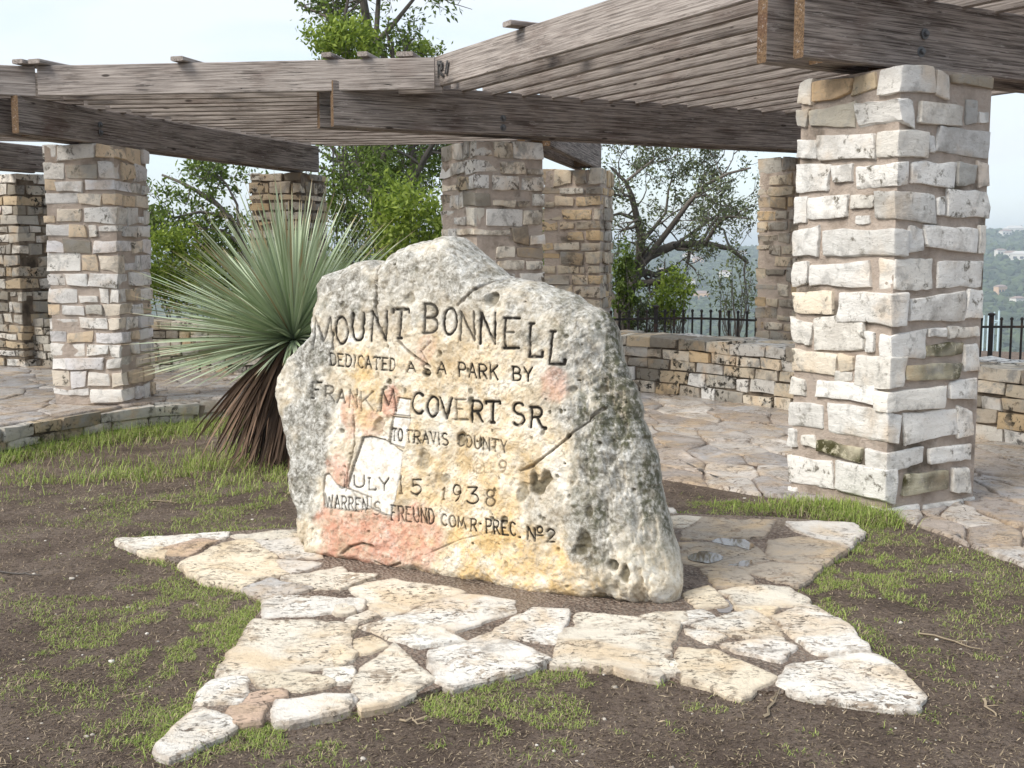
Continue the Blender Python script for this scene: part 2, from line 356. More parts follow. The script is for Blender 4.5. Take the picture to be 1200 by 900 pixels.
def pillar(loc, rz, z1, seed, label, pal, mat, a=0.81, dark=0.12, hr=(0.10, 0.20)):
    """square pier of coursed rubble: a mortar core and every stone of its four faces"""
    rg = np.random.RandomState(seed); P = empty('stone_pillar', loc, rz); tag(P, label, 'pillar', 'stone pillars of the pergola')
    H = a / 2
    c = cube_grid(1, 1, 1); cv = c[0] * np.array([H - 0.022, H - 0.022, z1 / 2 - 0.012]) + np.array([0, 0, z1 / 2 - 0.014])
    mk('mortar_core', cv, c[1], M_OLDMORTAR if mat is M_DARKSTONE else M_MORTAR, P)
    z = 0.0; k = 0
    while z < z1 - 0.05:
        h = rg.uniform(*hr)
        if z1 - z - h < hr[0]: h = z1 - z
        cl = [rg.uniform(0.18, 0.42) if (k + s) % 2 else rg.uniform(0.12, 0.24) for s in range(4)]   # corner stone, length on side s
        cr = [rg.uniform(0.18, 0.42) if (k + s + 1) % 2 else rg.uniform(0.12, 0.24) for s in range(4)]
        for s in range(4):
            T = Matrix.Rotation(s * math.pi / 2, 3, 'Z')
            # corner stone at the right end of side s, wrapping to the next side
            lx, ly = cr[s], cl[(s + 1) % 4]
            items = [(H - lx / 2, -H + ly / 2, lx, ly)]
            x = -H + cl[s]; end = H - cr[s]
            while end - x > 0.05:
                w = rg.uniform(0.19, 0.46)
                if end - x - w < 0.10: w = end - x
                d = rg.uniform(0.12, 0.16); items.append((x + w / 2, -H + d / 2, w, d)); x += w
            for (cx, cy, w, d) in items:
                hh = h; zz = z + h / 2
                if rg.rand() < 0.10 and h > 0.15: hh = h * 0.55; zz = z + h * rg.choice([0.3, 0.7])
                jt = 0.022 + rg.uniform(0, 0.016)
                pv, fs = stone_geo(w - jt, d, hh - jt, int(rg.randint(1e9)), n=(5, 4, 4), warp=0.13, rough=0.010)
                o = mk('stone', pv, fs, mat, P, smooth=True, crisp=32)
                out = rg.uniform(-0.012, 0.016); v = T @ Vector((cx, cy - out, 0)); o.location = (v.x, v.y, zz)
                o.rotation_euler = (0, 0, s * math.pi / 2)
                tint(o, rg, pal if rg.rand() > dark else GREY)
        z += h; k += 1
    return P

# ------------------------------------------------------------------ the near pillar, laid stone by stone
A = 0.84; ROT = R(30)
U = Vector((math.cos(ROT), math.sin(ROT), 0)); W = Vector((math.sin(ROT), -math.cos(ROT), 0))
NC = Vector((2.31, 6.95, 0))                      # near corner
P1C = NC + (U - W) * (A / 2)
P1 = empty('stone_pillar', P1C, ROT); tag(P1, 'tall nearest pillar of white limestone blocks standing right of the inscribed boulder', 'pillar', 'stone pillars of the pergola')
HP = 2.74
c = cube_grid(1, 1, 1)
mk('mortar_core', c[0] * np.array([A/2 - 0.010, A/2 - 0.010, HP/2 + 0.04]) + np.array([0, 0, HP/2 - 0.066]), c[1], M_MORTAR, P1)
up = [(112,168,105,205),(172,318,95,185),(320,412,78,165),(422,628,60,168),(632,680,78,175),(690,848,85,140),(108,155,212,290),(157,335,198,295),(342,548,182,285),(565,725,192,285),(748,788,180,278),(795,835,225,275),
 (103,192,322,410),(196,405,300,410),(415,605,300,395),(608,634,320,380),(638,832,293,405),(98,240,420,530),(248,320,425,492),(333,530,412,515),(540,708,418,512),(711,776,420,512),(790,833,425,515),
 (97,150,553,648),(152,303,540,630),(312,400,532,590),(330,385,618,650),(405,630,535,640),(638,666,550,622),(670,825,520,622),(97,198,670,765),(212,522,668,775),(530,580,660,760),(588,790,657,755),(794,822,650,765),
 (92,150,790,880),(163,393,798,890),(415,622,785,895),(640,803,785,890)]
lo = [(90,255,5,95),(270,525,10,138),(528,742,15,125),(746,806,5,105),(82,160,108,205),(175,368,103,228),(371,402,155,240),(418,600,157,262),(605,670,148,178),(680,795,135,180),(595,738,198,255),
 (78,260,215,318),(270,322,240,300),(330,518,250,362),(521,722,270,342),(740,797,205,305),(250,318,312,342),(75,138,330,398),(182,408,338,432),(410,667,368,460),(680,787,330,425),
 (73,212,415,525),(228,505,440,578),(515,706,450,570),(710,777,438,550),(70,112,520,598),(125,178,540,595),(188,355,560,645),(365,588,590,680),(605,767,572,655),
 (70,248,615,755),(262,488,655,800),(508,682,668,780),(697,760,668,760),(62,108,735,800),(120,435,785,880),(440,575,805,885),(585,790,780,872)]
mossy = {(188,355,560,645), (508,682,668,780), (521,722,270,342), (595,738,198,255)}
warmc = {(172,318,95,185): (.66,.48,.30), (320,412,78,165): (.62,.50,.34), (157,335,198,295): (.50,.46,.38), (108,155,212,290): (.44,.42,.38), (690,848,85,140): (.40,.35,.27),
         (690,848,85,140): (.36,.31,.24), (748,788,180,278): (.42,.41,.39), (711,776,420,512): (.45,.44,.41), (90,255,5,95): (.80,.70,.56), (78,260,215,318): (.78,.70,.58), (270,322,240,300): (.70,.60,.46), (790,833,425,515): (.66,.58,.50), (638,832,293,405): (.58,.57,.55)}
rg = np.random.RandomState(11)
for oy, rows in ((60, up), (340, lo)):
    for t in rows:
        x0, x1 = 900 + t[0] / 3.214, 900 + t[1] / 3.214; y0, y1 = oy + t[2] / 3.214, oy + t[3] / 3.214
        xc = 1049 - 0.026 * ((y0 + y1) / 2 - 100)
        below = (y0 + y1) / 2 > 298
        isL = x1 < xc + 8; isR = x0 > xc - 8
        nL, nR = -U, W
        fl = lambda x, y: onplane(x, y, NC, nL); fr = lambda x, y: onplane(x, y, NC, nR)
        if isL:
            a0 = (fl(x0, y0) - NC).dot(-W); a1 = (fl(x1, y0) - NC).dot(-W)
            zt = fl(x0 if below else x1, y0).z; zb = fl(x1 if below else x0, y1).z
        elif isR:
            a0 = (fr(x0, y0) - NC).dot(U); a1 = (fr(x1, y0) - NC).dot(U)
            zt = fr(x1 if below else x0, y0).z; zb = fr(x0 if below else x1, y1).z
        else:
            a0 = (fl(x0, y0) - NC).dot(-W); a1 = (fr(x1, y0) - NC).dot(U)
            if below: zt = 0.5 * (fl(x0, y0).z + fr(x1, y0).z); zb = fl(xc, y1).z
            else: zt = fl(xc, y0).z; zb = 0.5 * (fl(x0, y1).z + fr(x1, y1).z)
        zt = min(zt, HP + 0.005); zb = max(zb, -0.09)
        if zt - zb < 0.045: m_ = (zt + zb) / 2; zt, zb = m_ + 0.03, m_ - 0.03
        zc, h = (zt + zb) / 2, zt - zb
        sd = int(rg.randint(1e9)); H = A / 2; out = rg.uniform(0.0, 0.014)
        if isL:
            a0 = min(a0, A + 0.01); w = abs(a0 - a1); cen = (-H - out + 0.07, -H + (a0 + a1) / 2); dim = (w, 0.15, h); rz = -math.pi / 2
        elif isR:
            a1 = min(a1, A + 0.01); w = a1 - a0; cen = (-H + (a0 + a1) / 2, -H - out + 0.07); dim = (w, 0.15, h); rz = 0
        else:
            wl, wr = max(a0, 0.06), max(a1, 0.06); cen = (-H + wr / 2 - out, -H + wl / 2 - out); dim = (wr + out, wl + out, h); rz = 0
        big = max(dim[0], dim[1]) > 0.14
        pv, fs = stone_geo(dim[0] + 0.001, dim[1] + 0.001, dim[2] + 0.001, sd, n=(9, 9, 7) if not (isL or isR) else ((9, 4, 7) if big else (5, 3, 5)), warp=0.115, rough=0.0095, rho=min(0.009, dim[0] * .2, h * .2))
        o = mk('stone', pv, fs, M_MOSSY if t in mossy else M_STONE, P1, (cen[0], cen[1], zc), True, 32); o.rotation_euler = (0, 0, rz)
        if t in mossy: o.color = (0.50, 0.46, 0.34, 1); o['label'] = 'dark mossy stone'
        elif t in warmc: o.color = warmc[t] + (1,)
        else: tint(o, rg, [(0.80, 0.775, 0.73), (0.78, 0.76, 0.72), (0.82, 0.80, 0.76), (0.80, 0.765, 0.70), (0.74, 0.725, 0.69)])
# the two faces turned away from the boulder
for k in range(15):
    z0 = k * HP / 15; z1 = (k + 1) * HP / 15 - 0.015; x = -A / 2 + 0.05
    while x < A / 2 - 0.08:
        w = rg.uniform(0.16, 0.38); w = min(w, A / 2 - 0.02 - x)
        for s in (1, 2):
            pv, fs = stone_geo(w - 0.02, 0.14, z1 - z0, int(rg.randint(1e9)), n=(4, 3, 3))
            v = Matrix.Rotation(s * math.pi / 2, 3, 'Z') @ Vector((x + w / 2 - 0.005, -A / 2 + 0.085, 0))
            o = mk('stone', pv, fs, M_STONE, P1, (v.x, v.y, (z0 + z1) / 2), True); o.rotation_euler = (0, 0, s * math.pi / 2); tint(o, rg, TINTS)
        x += w
# ------------------------------------------------------------------ the other pillars
pillar((-0.21, 12.07, 0), ROT, 2.74, 21, 'pale rubble stone pillar rising right behind the boulder top', TINTS, M_PIER, dark=0.15, hr=(0.12, 0.20))
pillar((-4.50, 12.58, 0), R(-7), 2.76, 32, 'cream and tan stone pillar at the left, on the terrace edge behind the grass', [(0.80,.77,.73),(0.84,.80,.74),(.80,.71,.59),(.76,.61,.44),(.78,.75,.74),(.84,.81,.76)], M_STONE, dark=0.05, hr=(0.12, 0.19))
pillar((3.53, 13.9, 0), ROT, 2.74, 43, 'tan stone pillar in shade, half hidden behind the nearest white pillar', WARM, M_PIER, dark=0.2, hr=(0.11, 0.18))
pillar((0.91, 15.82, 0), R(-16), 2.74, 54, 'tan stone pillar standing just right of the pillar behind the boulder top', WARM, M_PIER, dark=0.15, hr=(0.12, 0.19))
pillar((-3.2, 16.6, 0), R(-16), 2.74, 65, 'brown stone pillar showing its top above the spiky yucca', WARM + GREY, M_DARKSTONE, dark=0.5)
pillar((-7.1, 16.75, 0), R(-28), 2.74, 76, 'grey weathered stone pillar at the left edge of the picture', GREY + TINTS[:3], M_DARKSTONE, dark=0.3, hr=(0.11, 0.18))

# ================================================================== LOW WALLS
def resample(pts, step):
    P = [Vector(p) for p in pts]; out = []; L = 0.0; acc = [0.0]
    for a, b_ in zip(P, P[1:]): acc.append(acc[-1] + (b_ - a).length)
    return P, acc
def at_len(P, acc, s):
    for k in range(len(P) - 1):
        if s <= acc[k + 1] or k == len(P) - 2:
            t = (s - acc[k]) / (acc[k + 1] - acc[k]); d = (P[k + 1] - P[k]).normalized(); return P[k].lerp(P[k + 1], t), d
def smooth_path(pts, n=3):
    P = [Vector((p[0], p[1], 0)) for p in pts]
    for _ in range(n):
        Qp = [P[0]]
        for a, b_ in zip(P, P[1:]): Qp += [a.lerp(b_, .25), a.lerp(b_, .75)]
        P = Qp + [P[-1]]
    return P
def low_wall(name, path, h, th, seed, label, cat='wall', z0=-0.02, courses=4, pal=GREY, wr=(0.14, 0.36), coping=True, gr=None, mat=None):
    rg = np.random.RandomState(seed); P, acc = resample(path, 1); L = acc[-1]
    o0, _ = at_len(P, acc, L / 2); base = Vector((o0.x, o0.y, z0)); E_ = empty(name, base); tag(E_, label, cat, gr)
    # core
    n = max(4, int(L / 0.4)); vs = []; fs = []
    for k in range(n + 1):
        q, d = at_len(P, acc, L * k / n); nrm = Vector((-d.y, d.x, 0))
        for (o_, zz) in ((0.03, 0), (0.03, h - 0.05), (th - 0.03, h - 0.05), (th - 0.03, 0)):
            v = q + nrm * o_ - base; vs.append((v.x, v.y, zz))
    for k in range(n):
        for e in range(4): a, b_ = 4 * k + e, 4 * k + (e + 1) % 4; fs.append([a, a + 4, b_ + 4, b_])
    fs += [[0, 1, 2, 3], [4 * n + 3, 4 * n + 2, 4 * n + 1, 4 * n]]
    mk('mortar_core', vs, fs, M_OLDMORTAR, E_)
    hc = 0.13 if coping else 0.0
    zs = [0]; 
    for k in range(courses): zs.append(zs[-1] + rg.uniform(0.8, 1.2))
    zs = [z / zs[-1] * (h - hc) for z in zs]
    for k in range(courses + (1 if coping else 0)):
        cop = k == courses
        za, zb = (h - hc, h) if cop else (zs[k], zs[k + 1]); s = -rg.uniform(0, 0.1)
        while s < L - 0.05:
            w = rg.uniform(*wr) * (1.15 if cop else 1); mid = min(max(s + w / 2, 0), L); q, d = at_len(P, acc, mid); nrm = Vector((-d.y, d.x, 0))
            dep = th if cop else 0.16
            rows = [(dep / 2, dep)] if not cop else [(th * 0.26, th * 0.52), (th * 0.77, th * 0.46)]
            for (oc, dp) in rows:
                pv, fs = stone_geo(w - 0.018, dp + (0.04 if cop else 0) - 0.012, zb - za - 0.014, int(rg.randint(1e9)), n=(4, 4, 3), warp=0.12, rough=0.011)
                v = q + nrm * (oc - rg.uniform(0, 0.02)) - base
                o = mk('coping_stone' if cop else 'stone', pv, fs, mat or M_DARKSTONE, E_, (v.x, v.y, (za + zb) / 2 + rg.uniform(-.004, .004)), True, 32)
                o.rotation_euler = (0, 0, math.atan2(d.y, d.x)); tint(o, rg, pal)
            s += w
    return E_
outer = [(-10.5, 17.6), (-7.61, 16.7), (-4.77, 15.5), (-1.6, 15.1), (1.44, 13.65), (2.83, 11.75), (4.31, 9.51), (5.6, 6.6)]
OP = smooth_path(outer, 2)
cut = lambda P, f: [p for p in P if f(p)]
low_wall('low_stone_wall', cut(OP, lambda p: p.x > 0.7), 0.67, 0.80, 101, 'curved low stone wall behind the boulder and nearest pillar, with flat coping', courses=4, pal=GREY + WARM + TINTS, wr=(0.2, 0.46))
low_wall('low_stone_wall', cut(OP, lambda p: p.x < -1.6), 0.72, 0.70, 102, 'dark low stone wall behind the yucca and left pillar', courses=5, pal=GREY + GREY + WARM + [(0.24, 0.21, 0.17)], wr=(0.15, 0.34))

# ================================================================== TERRACE AND FLAGSTONES
inner = [(-7.6, 8.0), (-4.95, 10.3), (-4.49, 11.55), (-3.93, 12.36), (-3.19, 12.85), (-2.45, 12.6), (-0.4, 9.9), (1.05, 8.17), (1.80, 7.48), (2.36, 7.06), (2.47, 6.5), (2.72, 5.5), (3.3, 3.6)]
outr = [(-10.5, 17.75), (-7.61, 16.85), (-6.2, 16.2), (-4.77, 15.65), (-3.2, 15.4), (-1.6, 15.25), (0.0, 14.6), (1.5, 13.75), (2.9, 11.9), (3.6, 10.9), (4.4, 9.6), (5.2, 7.6), (5.7, 5.0)]
IN = np.array(inner); OU = np.array(outr); NB = len(inner) - 1
LEN = np.concatenate([[0], np.cumsum(np.hypot(*np.diff((IN + OU) / 2, axis=0).T))])
def strip(a, b_):
    k = int(np.clip(np.searchsorted(LEN, a) - 1, 0, NB - 1)); t = (a - LEN[k]) / (LEN[k + 1] - LEN[k])
    pi = IN[k] * (1 - t) + IN[k + 1] * t; po = OU[k] * (1 - t) + OU[k + 1] * t
    return pi * (1 - b_) + po * b_
vs = []; fs = []
for k in range(NB + 1):
    a, b_ = IN[k], OU[k]; d = (b_ - a) / np.linalg.norm(b_ - a); a2 = a + d * 0.06; b2 = b_ + d * 0.3
    vs += [(a2[0], a2[1], -0.45), (a2[0], a2[1], -0.016), (b2[0], b2[1], -0.016), (b2[0], b2[1], -0.45)]
for k in range(NB):
    for e in range(3): fs.append([4*k+e, 4*k+4+e, 4*k+5+e, 4*k+1+e])
terrace = mk('paved_terrace', vs, [f[::-1] for f in fs], M_PMORTAR); tag(terrace, 'damp flagstone terrace under the pergola', 'pavement', kind='structure')

def clip_poly(poly, nx, ny, c):
    out = []
    for k in range(len(poly)):
        p, q = poly[k], poly[(k + 1) % len(poly)]; dp = nx * p[0] + ny * p[1] - c; dq = nx * q[0] + ny * q[1] - c
        if dp <= 0: out.append(p)
        if dp * dq < 0: t = dp / (dp - dq); out.append((p[0] + t * (q[0] - p[0]), p[1] + t * (q[1] - p[1])))
    return out
def flag_geo(poly, rg, th=0.06, gap=0.012, edge=0.06, wob=0.012, relief=0.006, bev=0.012):
    """slab from a plan polygon, about its centre: ragged outline, worn arris, uneven top"""
    P = np.array(poly, float); 
    if 0.5 * np.sum(P[:,0]*np.roll(P[:,1],-1) - np.roll(P[:,0],-1)*P[:,1]) < 0: P = P[::-1]
    out = []
    for k in range(len(P)):
        a, b_ = P[k], P[(k + 1) % len(P)]; n = max(1, int(np.linalg.norm(b_ - a) / edge))
        for t in range(n): out.append(a + (b_ - a) * t / n)
    O = np.array(out); N = len(O); cen = O.mean(0)
    O = 0.07 * np.roll(O, 1, 0) + 0.86 * O + 0.07 * np.roll(O, -1, 0)
    tn = np.roll(O, -1, 0) - np.roll(O, 1, 0); tn /= np.linalg.norm(tn, axis=1)[:, None] + 1e-9
    nrm = np.stack([tn[:, 1], -tn[:, 0]], 1)
    s0 = rg.uniform(0, 90)
    ns = fbm(np.concatenate([O * 9, np.full((N, 1), s0)], 1), 3)
    ns = ns + 0.45 * fbm(np.concatenate([O * 34, np.full((N, 1), s0)], 1), 2, 5)
    O = O - nrm * gap + nrm * (ns * wob)[:, None]
    rings = [(O, -th), (O + nrm * 0.004, -bev * 1.6), (O - nrm * bev * 0.5, -bev * 0.35)]
    for f in (0.955, 0.84, 0.66, 0.46, 0.22): rings.append((cen + (O - nrm * bev - cen) * f, 0.0))
    vs = []
    for k, (rp, zz) in enumerate(rings):
        z = np.full(N, zz)
        if k >= 2: z = z + (fbm(np.concatenate([rp * 6, np.full((N, 1), s0)], 1), 4, 3) + 0.4) * relief
        vs.append(np.concatenate([rp - cen, z[:, None]], 1))
    V = np.concatenate(vs); V = np.vstack([V, [[0, 0, rg.uniform(-.5, .5) * relief]]]); fs = []
    for k in range(len(rings) - 1):
        for e in range(N): f_ = (e + 1) % N; fs.append([k*N+e, k*N+f_, (k+1)*N+f_, (k+1)*N+e])
    l = len(rings) - 1
    for e in range(N): fs.append([l*N+e, l*N+(e+1) % N, len(V) - 1])
    rim = np.zeros(len(V)); rim[:3 * N] = 1; rim[3 * N:4 * N] = 0.35
    return V, fs, cen, rim
FT = [(0.70, 0.66, 0.61), (0.60, 0.56, 0.52), (0.74, 0.70, 0.65), (0.58, 0.51, 0.45), (0.52, 0.50, 0.49), (0.44, 0.39, 0.35)]
rg = np.random.RandomState(5)
def in_view(p): return p[1] > 3 and -120 < 600 + F * p[0] / p[1] < 1320
Ltot = LEN[-1]; sites = []; tries = 0
while len(sites) < 420 and tries < 30000:
    tries += 1; a = rg.uniform(0, Ltot); b_ = rg.uniform(0, 4.2)
    if not in_view(strip(a, b_ / 4.2)): continue
    if all(((a - s[0]) * 0.75) ** 2 + (b_ - s[1]) ** 2 > 0.165 for s in sites): sites.append((a, b_))
for n_, s in enumerate(sites):
    poly = [(max(0, s[0] - 1.6), max(0, s[1] - 1.6)), (min(Ltot, s[0] + 1.6), max(0, s[1] - 1.6)), (min(Ltot, s[0] + 1.6), min(4.2, s[1] + 1.6)), (max(0, s[0] - 1.6), min(4.2, s[1] + 1.6))]
    for o_ in sites:
        if o_ is s or abs(o_[0] - s[0]) > 3 or abs(o_[1] - s[1]) > 3: continue
        nx, ny = o_[0] - s[0], o_[1] - s[1]; poly = clip_poly(poly, nx, ny, nx * (o_[0] + s[0]) / 2 + ny * (o_[1] + s[1]) / 2)
        if len(poly) < 3: break
    if len(poly) < 3: continue
    wp = [tuple(strip(q[0], q[1] / 4.2)) for q in poly]
    V, fs, cen, rim = flag_geo(wp, rg, gap=0.004, edge=0.11, wob=0.022, relief=0.011)
    o = mk('flagstone', V, fs, M_WETFLAG, terrace, (cen[0], cen[1], rg.uniform(-0.009, 0.006)), True); attr(o, 'rim', rim * .6); tint(o, rg, FT)

# rough edging blocks holding the terrace up along the grass
edge_path = [Vector((x, y, 0)) for x, y in inner[0:6]]
edge_path = smooth_path([(p.x, p.y) for p in edge_path], 2)
edge_path = [p + Vector((0.05, -0.10, 0)) for p in edge_path]
low_wall('terrace_edging', edge_path, 0.345, 0.26, 103, 'low mossy edging of rough blocks below the left pillar, along the long grass', 'edging', z0=-0.36, courses=2, pal=GREY + [(0.60,.57,.50)], wr=(0.26, 0.6), coping=True)

# ================================================================== STAR PAVING
S = [(138,632),(232,627),(355,618),(420,612),(470,600),(560,585),(640,590),(720,600),(800,603),(905,607),(1000,614),(1008,626),(990,642),(958,664),(925,688),(946,708),(980,728),(1012,758),(1052,785),(1078,812),(1072,830),(1015,824),(935,812),(865,812),(800,800),(772,792),(720,781),(655,778),(600,787),(535,801),(460,826),(425,831),(330,845),(278,848),(205,884),(190,876),(235,822),(260,790),(280,755),(310,710),(315,700),(285,688),(235,677),(212,662),(160,644)]
SP = [onz(x, y, -0.012) for x, y in S]
sc_ = sum(SP, Vector()) / len(SP)
vs = [(p.x, p.y, -0.0045) for p in SP] + [(p.x, p.y, -0.12) for p in SP]
n = len(SP); fs = [list(range(n))] + [[k, (k + 1) % n, n + (k + 1) % n, n + k] for k in range(n)]
star = mk('star_paving', vs, [f for f in fs], M_PMORTAR); tag(star, 'star shaped flagstone paving under the inscribed boulder', 'pavement', kind='structure')
A_ = [[(415,95),(690,85),(700,95),(560,125),(480,130)],[(495,137),(582,124),(576,157),(540,152)],[(592,128),(700,100),(765,97),(660,150),(600,152)],[(700,80),(800,75),(790,92),(695,90)],
 [(820,85),(1065,58),(1062,85),(900,98)],[(638,185),(790,112),(870,95),(960,150),(1005,220),(905,235),(850,265),(710,235)],[(905,102),(1090,92),(1130,160),(1010,165)],[(980,172),(1125,180),(1050,215),(1000,200)],
 [(865,267),(950,240),(1090,272),(940,300)],[(1005,230),(1200,195),(1230,250),(1200,265),(1100,270)],[(945,302),(1220,310),(1205,350),(930,368)],[(900,382),(1200,388),(1232,520),(1130,548),(775,580),(830,480)],
 [(745,592),(865,582),(840,665),(700,667)],[(888,577),(1080,572),(1165,605),(1060,630),(915,612)],[(868,642),(985,624),(1002,650),(850,667)],[(982,662),(1228,645),(1215,692),(985,732)],[(692,692),(820,742),(610,852),(575,830)],[(828,692),(910,677),(912,738),(832,745)],[(1150,560),(1228,552),(1230,600),(1175,598)]]
B_ = [[(40,265),(180,235),(420,280),(160,365),(80,310)],[(230,355),(420,292),(605,312),(600,350),(400,420)],[(85,405),(240,367),(430,455),(280,475)],[(58,452),(105,440),(147,470),(70,500)],[(55,582),(185,462),(315,590),(180,660),(80,687)],
 [(320,487),(580,457),(720,522),(600,560),(400,605),(345,590)],[(545,420),(680,340),(792,340),(747,460),(600,440)],[(750,527),(790,412),(1182,390),(1150,460),(1112,582),(960,545)],[(840,358),(1050,378),(842,405)],[(1060,365),(1200,348),(1210,380),(1100,386)],
 [(458,452),(540,425),(560,442),(500,462)],[(-5,390),(35,400),(15,440),(-10,440)],[(-20,462),(45,500),(-10,545)],[(30,310),(75,315),(70,345),(40,350)],[(25,380),(95,347),(130,365),(60,386)],[(-5,315),(28,325),(30,355),(-5,360)],[(-20,222),(110,227),(0,270)],[(-40,660),(30,650),(15,690),(-60,708)]]
C_ = [[(-40,18),(70,15),(5,55),(-50,50)],[(80,25),(318,28),(270,90),(0,95),(20,60)],[(370,40),(600,42),(625,75),(580,120),(430,80)],[(312,100),(430,88),(570,132),(480,190),(310,160)],[(0,110),(230,105),(300,165),(210,195),(60,190),(0,180)],
 [(215,202),(320,178),(480,192),(400,252),(330,242)],[(70,198),(205,202),(250,255),(120,265)],[(25,290),(90,265),(147,325),(60,337)],[(135,275),(370,265),(440,325),(200,328)],[(190,337),(330,337),(290,367)],[(320,370),(440,330),(560,390),(645,490),(480,500),(400,440)],
 [(45,397),(240,352),(310,390),(350,450),(160,432)],[(0,347),(70,342),(110,370),(0,387)],[(15,412),(150,432),(90,457)],[(140,467),(300,452),(380,475),(340,525),(200,492)],[(5,487),(110,492),(330,580),(200,640),(80,600),(0,590)],[(340,607),(380,547),(660,497),(750,550),(838,640),(820,690),(640,670),(400,635)],[(-70,520),(-15,522),(-12,560),(-60,570)],
 [(-130,-10),(-40,-12),(-50,8),(-120,10)]]
ST = [(0.80, 0.75, 0.66), (0.80, 0.73, 0.61), (0.82, 0.78, 0.71), (0.79, 0.69, 0.53), (0.77, 0.72, 0.65)]
rg = np.random.RandomState(8)
for grp, ox, oy in ((A_, 0, 600), (B_, 400, 600), (C_, 800, 600)):
    for n_, pl in enumerate(grp):
        wp = [onz(ox + x / 3, oy + y / 3, 0.0) for x, y in pl]
        wetst = grp is C_ and n_ == 4
        V, fs, cen, rim = flag_geo([(p.x, p.y) for p in wp], rg, th=0.11, gap=-0.022, edge=0.022, wob=0.015, relief=0.004 if wetst else 0.0085, bev=0.006)
        o = mk('flagstone', V, fs, M_FLAG, star, (cen[0], cen[1], 0.0 if wetst else rg.uniform(0.001, 0.004)), True, 22); attr(o, 'rim', rim); tint(o, rg, ST)
        if grp is C_ and n_ in (1, 3, 4, 5, 6): o.color = (0.42, 0.36, 0.29, 1)
        if grp is A_ and n_ == 8: o.color = (0.50, 0.48, 0.46, 1)
        if grp is A_ and n_ in (2, 14, 17): o.color = (0.55, 0.40, 0.30, 1)
# rain water standing in the hollows of the star
m, nt, b = newmat('rain_water', 0.03, 0.6); b.inputs['Base Color'].default_value = (0.16, 0.12, 0.085, 1); b.inputs['IOR'].default_value = 1.6; M_WATER = m
for n_, (pl, lb) in enumerate([([(92,98),(140,90),(190,94),(240,104),(246,122),(236,138),(205,128),(165,120),(120,112)], 'rear puddle of rain water on the right arm of the star'), ([(25,150),(60,138),(100,140),(150,160),(140,172),(95,184),(60,176),(20,172)], 'middle puddle of rain water on the star beside the boulder'), ([(100,212),(150,190),(200,174),(242,168),(240,186),(205,200),(150,212)], 'narrow front puddle of rain water on the star beside the boulder'), ([(118,300),(160,312),(190,330),(180,348),(135,352),(112,345),(130,325)], 'small brown puddle beside the raised yellow stone')]):
    wp = [onz(800 + x / 3, 600 + y / 3, 0.0) for x, y in pl]; c0 = sum(wp, Vector()) / len(wp); out = []
    for k in range(len(wp)):
        for t in range(7): out.append(wp[k].lerp(wp[(k + 1) % len(wp)], t / 7))
    O = np.array([[q.x, q.y, 0] for q in out]); O = sum(np.roll(O, k, 0) for k in range(-3, 4)) / 7
    O += np.stack([fbm(O * 22, 3, 80), fbm(O * 22, 3, 81), O[:, 0] * 0], 1) * 0.014
    vs = [tuple(q - np.array(c0)) for q in O]
    o = mk('puddle', vs, [list(range(len(O)))], M_WATER, None, (c0.x, c0.y, 0.0030 if n_ < 3 else -0.001)); tag(o, lb, 'puddle', kind='structure')
# ================================================================== INSCRIBED BOULDER
b0 = onz(362, 648); b1 = onz(770, 718); sdir = (b1 - b0).normalized(); nrm = Vector((sdir.y, -sdir.x, 0))
lean = R(7); tdir = Vector((0, 0, 1)) * math.cos(lean) - nrm * math.sin(lean); nn = nrm * math.cos(lean) + Vector((0, 0, 1)) * math.sin(lean)
WF = 0.27
RO = (b0 + b1) / 2 - nrm * WF; RO.z = 0
def st(x, y, w=WF * 0.93):
    q = onplane(x, y, RO + nn * w, nn) - RO; return np.array([q.dot(sdir), q.dot(tdir)])
SIL = [(362,655),(352,625),(350,600),(343,575),(345,545),(335,520),(330,490),(325,462),(327,440),(338,418),(355,400),(366,385),(367,365),(371,345),(370,328),(378,318),(395,312),(410,303),(428,300),(436,308),(446,302),(462,293),(478,287),(495,283),(515,278),(535,277),(550,283),(562,293),(580,308),(600,322),(622,331),(645,336),(668,343),(690,352),(708,362),(718,373),(724,392),(728,415),(738,440),(746,465),(752,490),(764,520),(770,545),(774,570),(780,598),(788,630),(797,660),(801,685),(796,705),(780,722),(740,728),(690,720),(600,704),(500,688),(420,674),(385,667)]
sil = np.array([st(x, y, 0.175 * float(sst(600, 400, x))) for x, y in SIL]); sil[:, 1] = np.maximum(sil[:, 1], -0.07)
cen = np.array([0.02, 0.72])
d_ = sil - cen; th_ = np.unwrap(np.arctan2(d_[:, 1], d_[:, 0])); rad_ = np.hypot(d_[:, 0], d_[:, 1])
if th_[-1] < th_[0]: th_ = th_[::-1]; rad_ = rad_[::-1]
th_e = np.concatenate([th_ - 2 * math.pi, th_, th_ + 2 * math.pi]); rad_e = np.concatenate([rad_, rad_, rad_]); od = np.argsort(th_e)
NA, NR = 1300, 262
TH = np.linspace(-math.pi, math.pi, NA, endpoint=False)
RAD = np.interp(TH, th_e[od], rad_e[od])
RAD = RAD + 0.013 * fbm(np.stack([np.cos(TH) * 7, np.sin(TH) * 7, TH * 0], 1), 5, 3, .6) * (0.3 + 0.7 * sst(-.9, -.4, np.sin(TH)))
ct, sn = np.cos(TH), np.sin(TH)
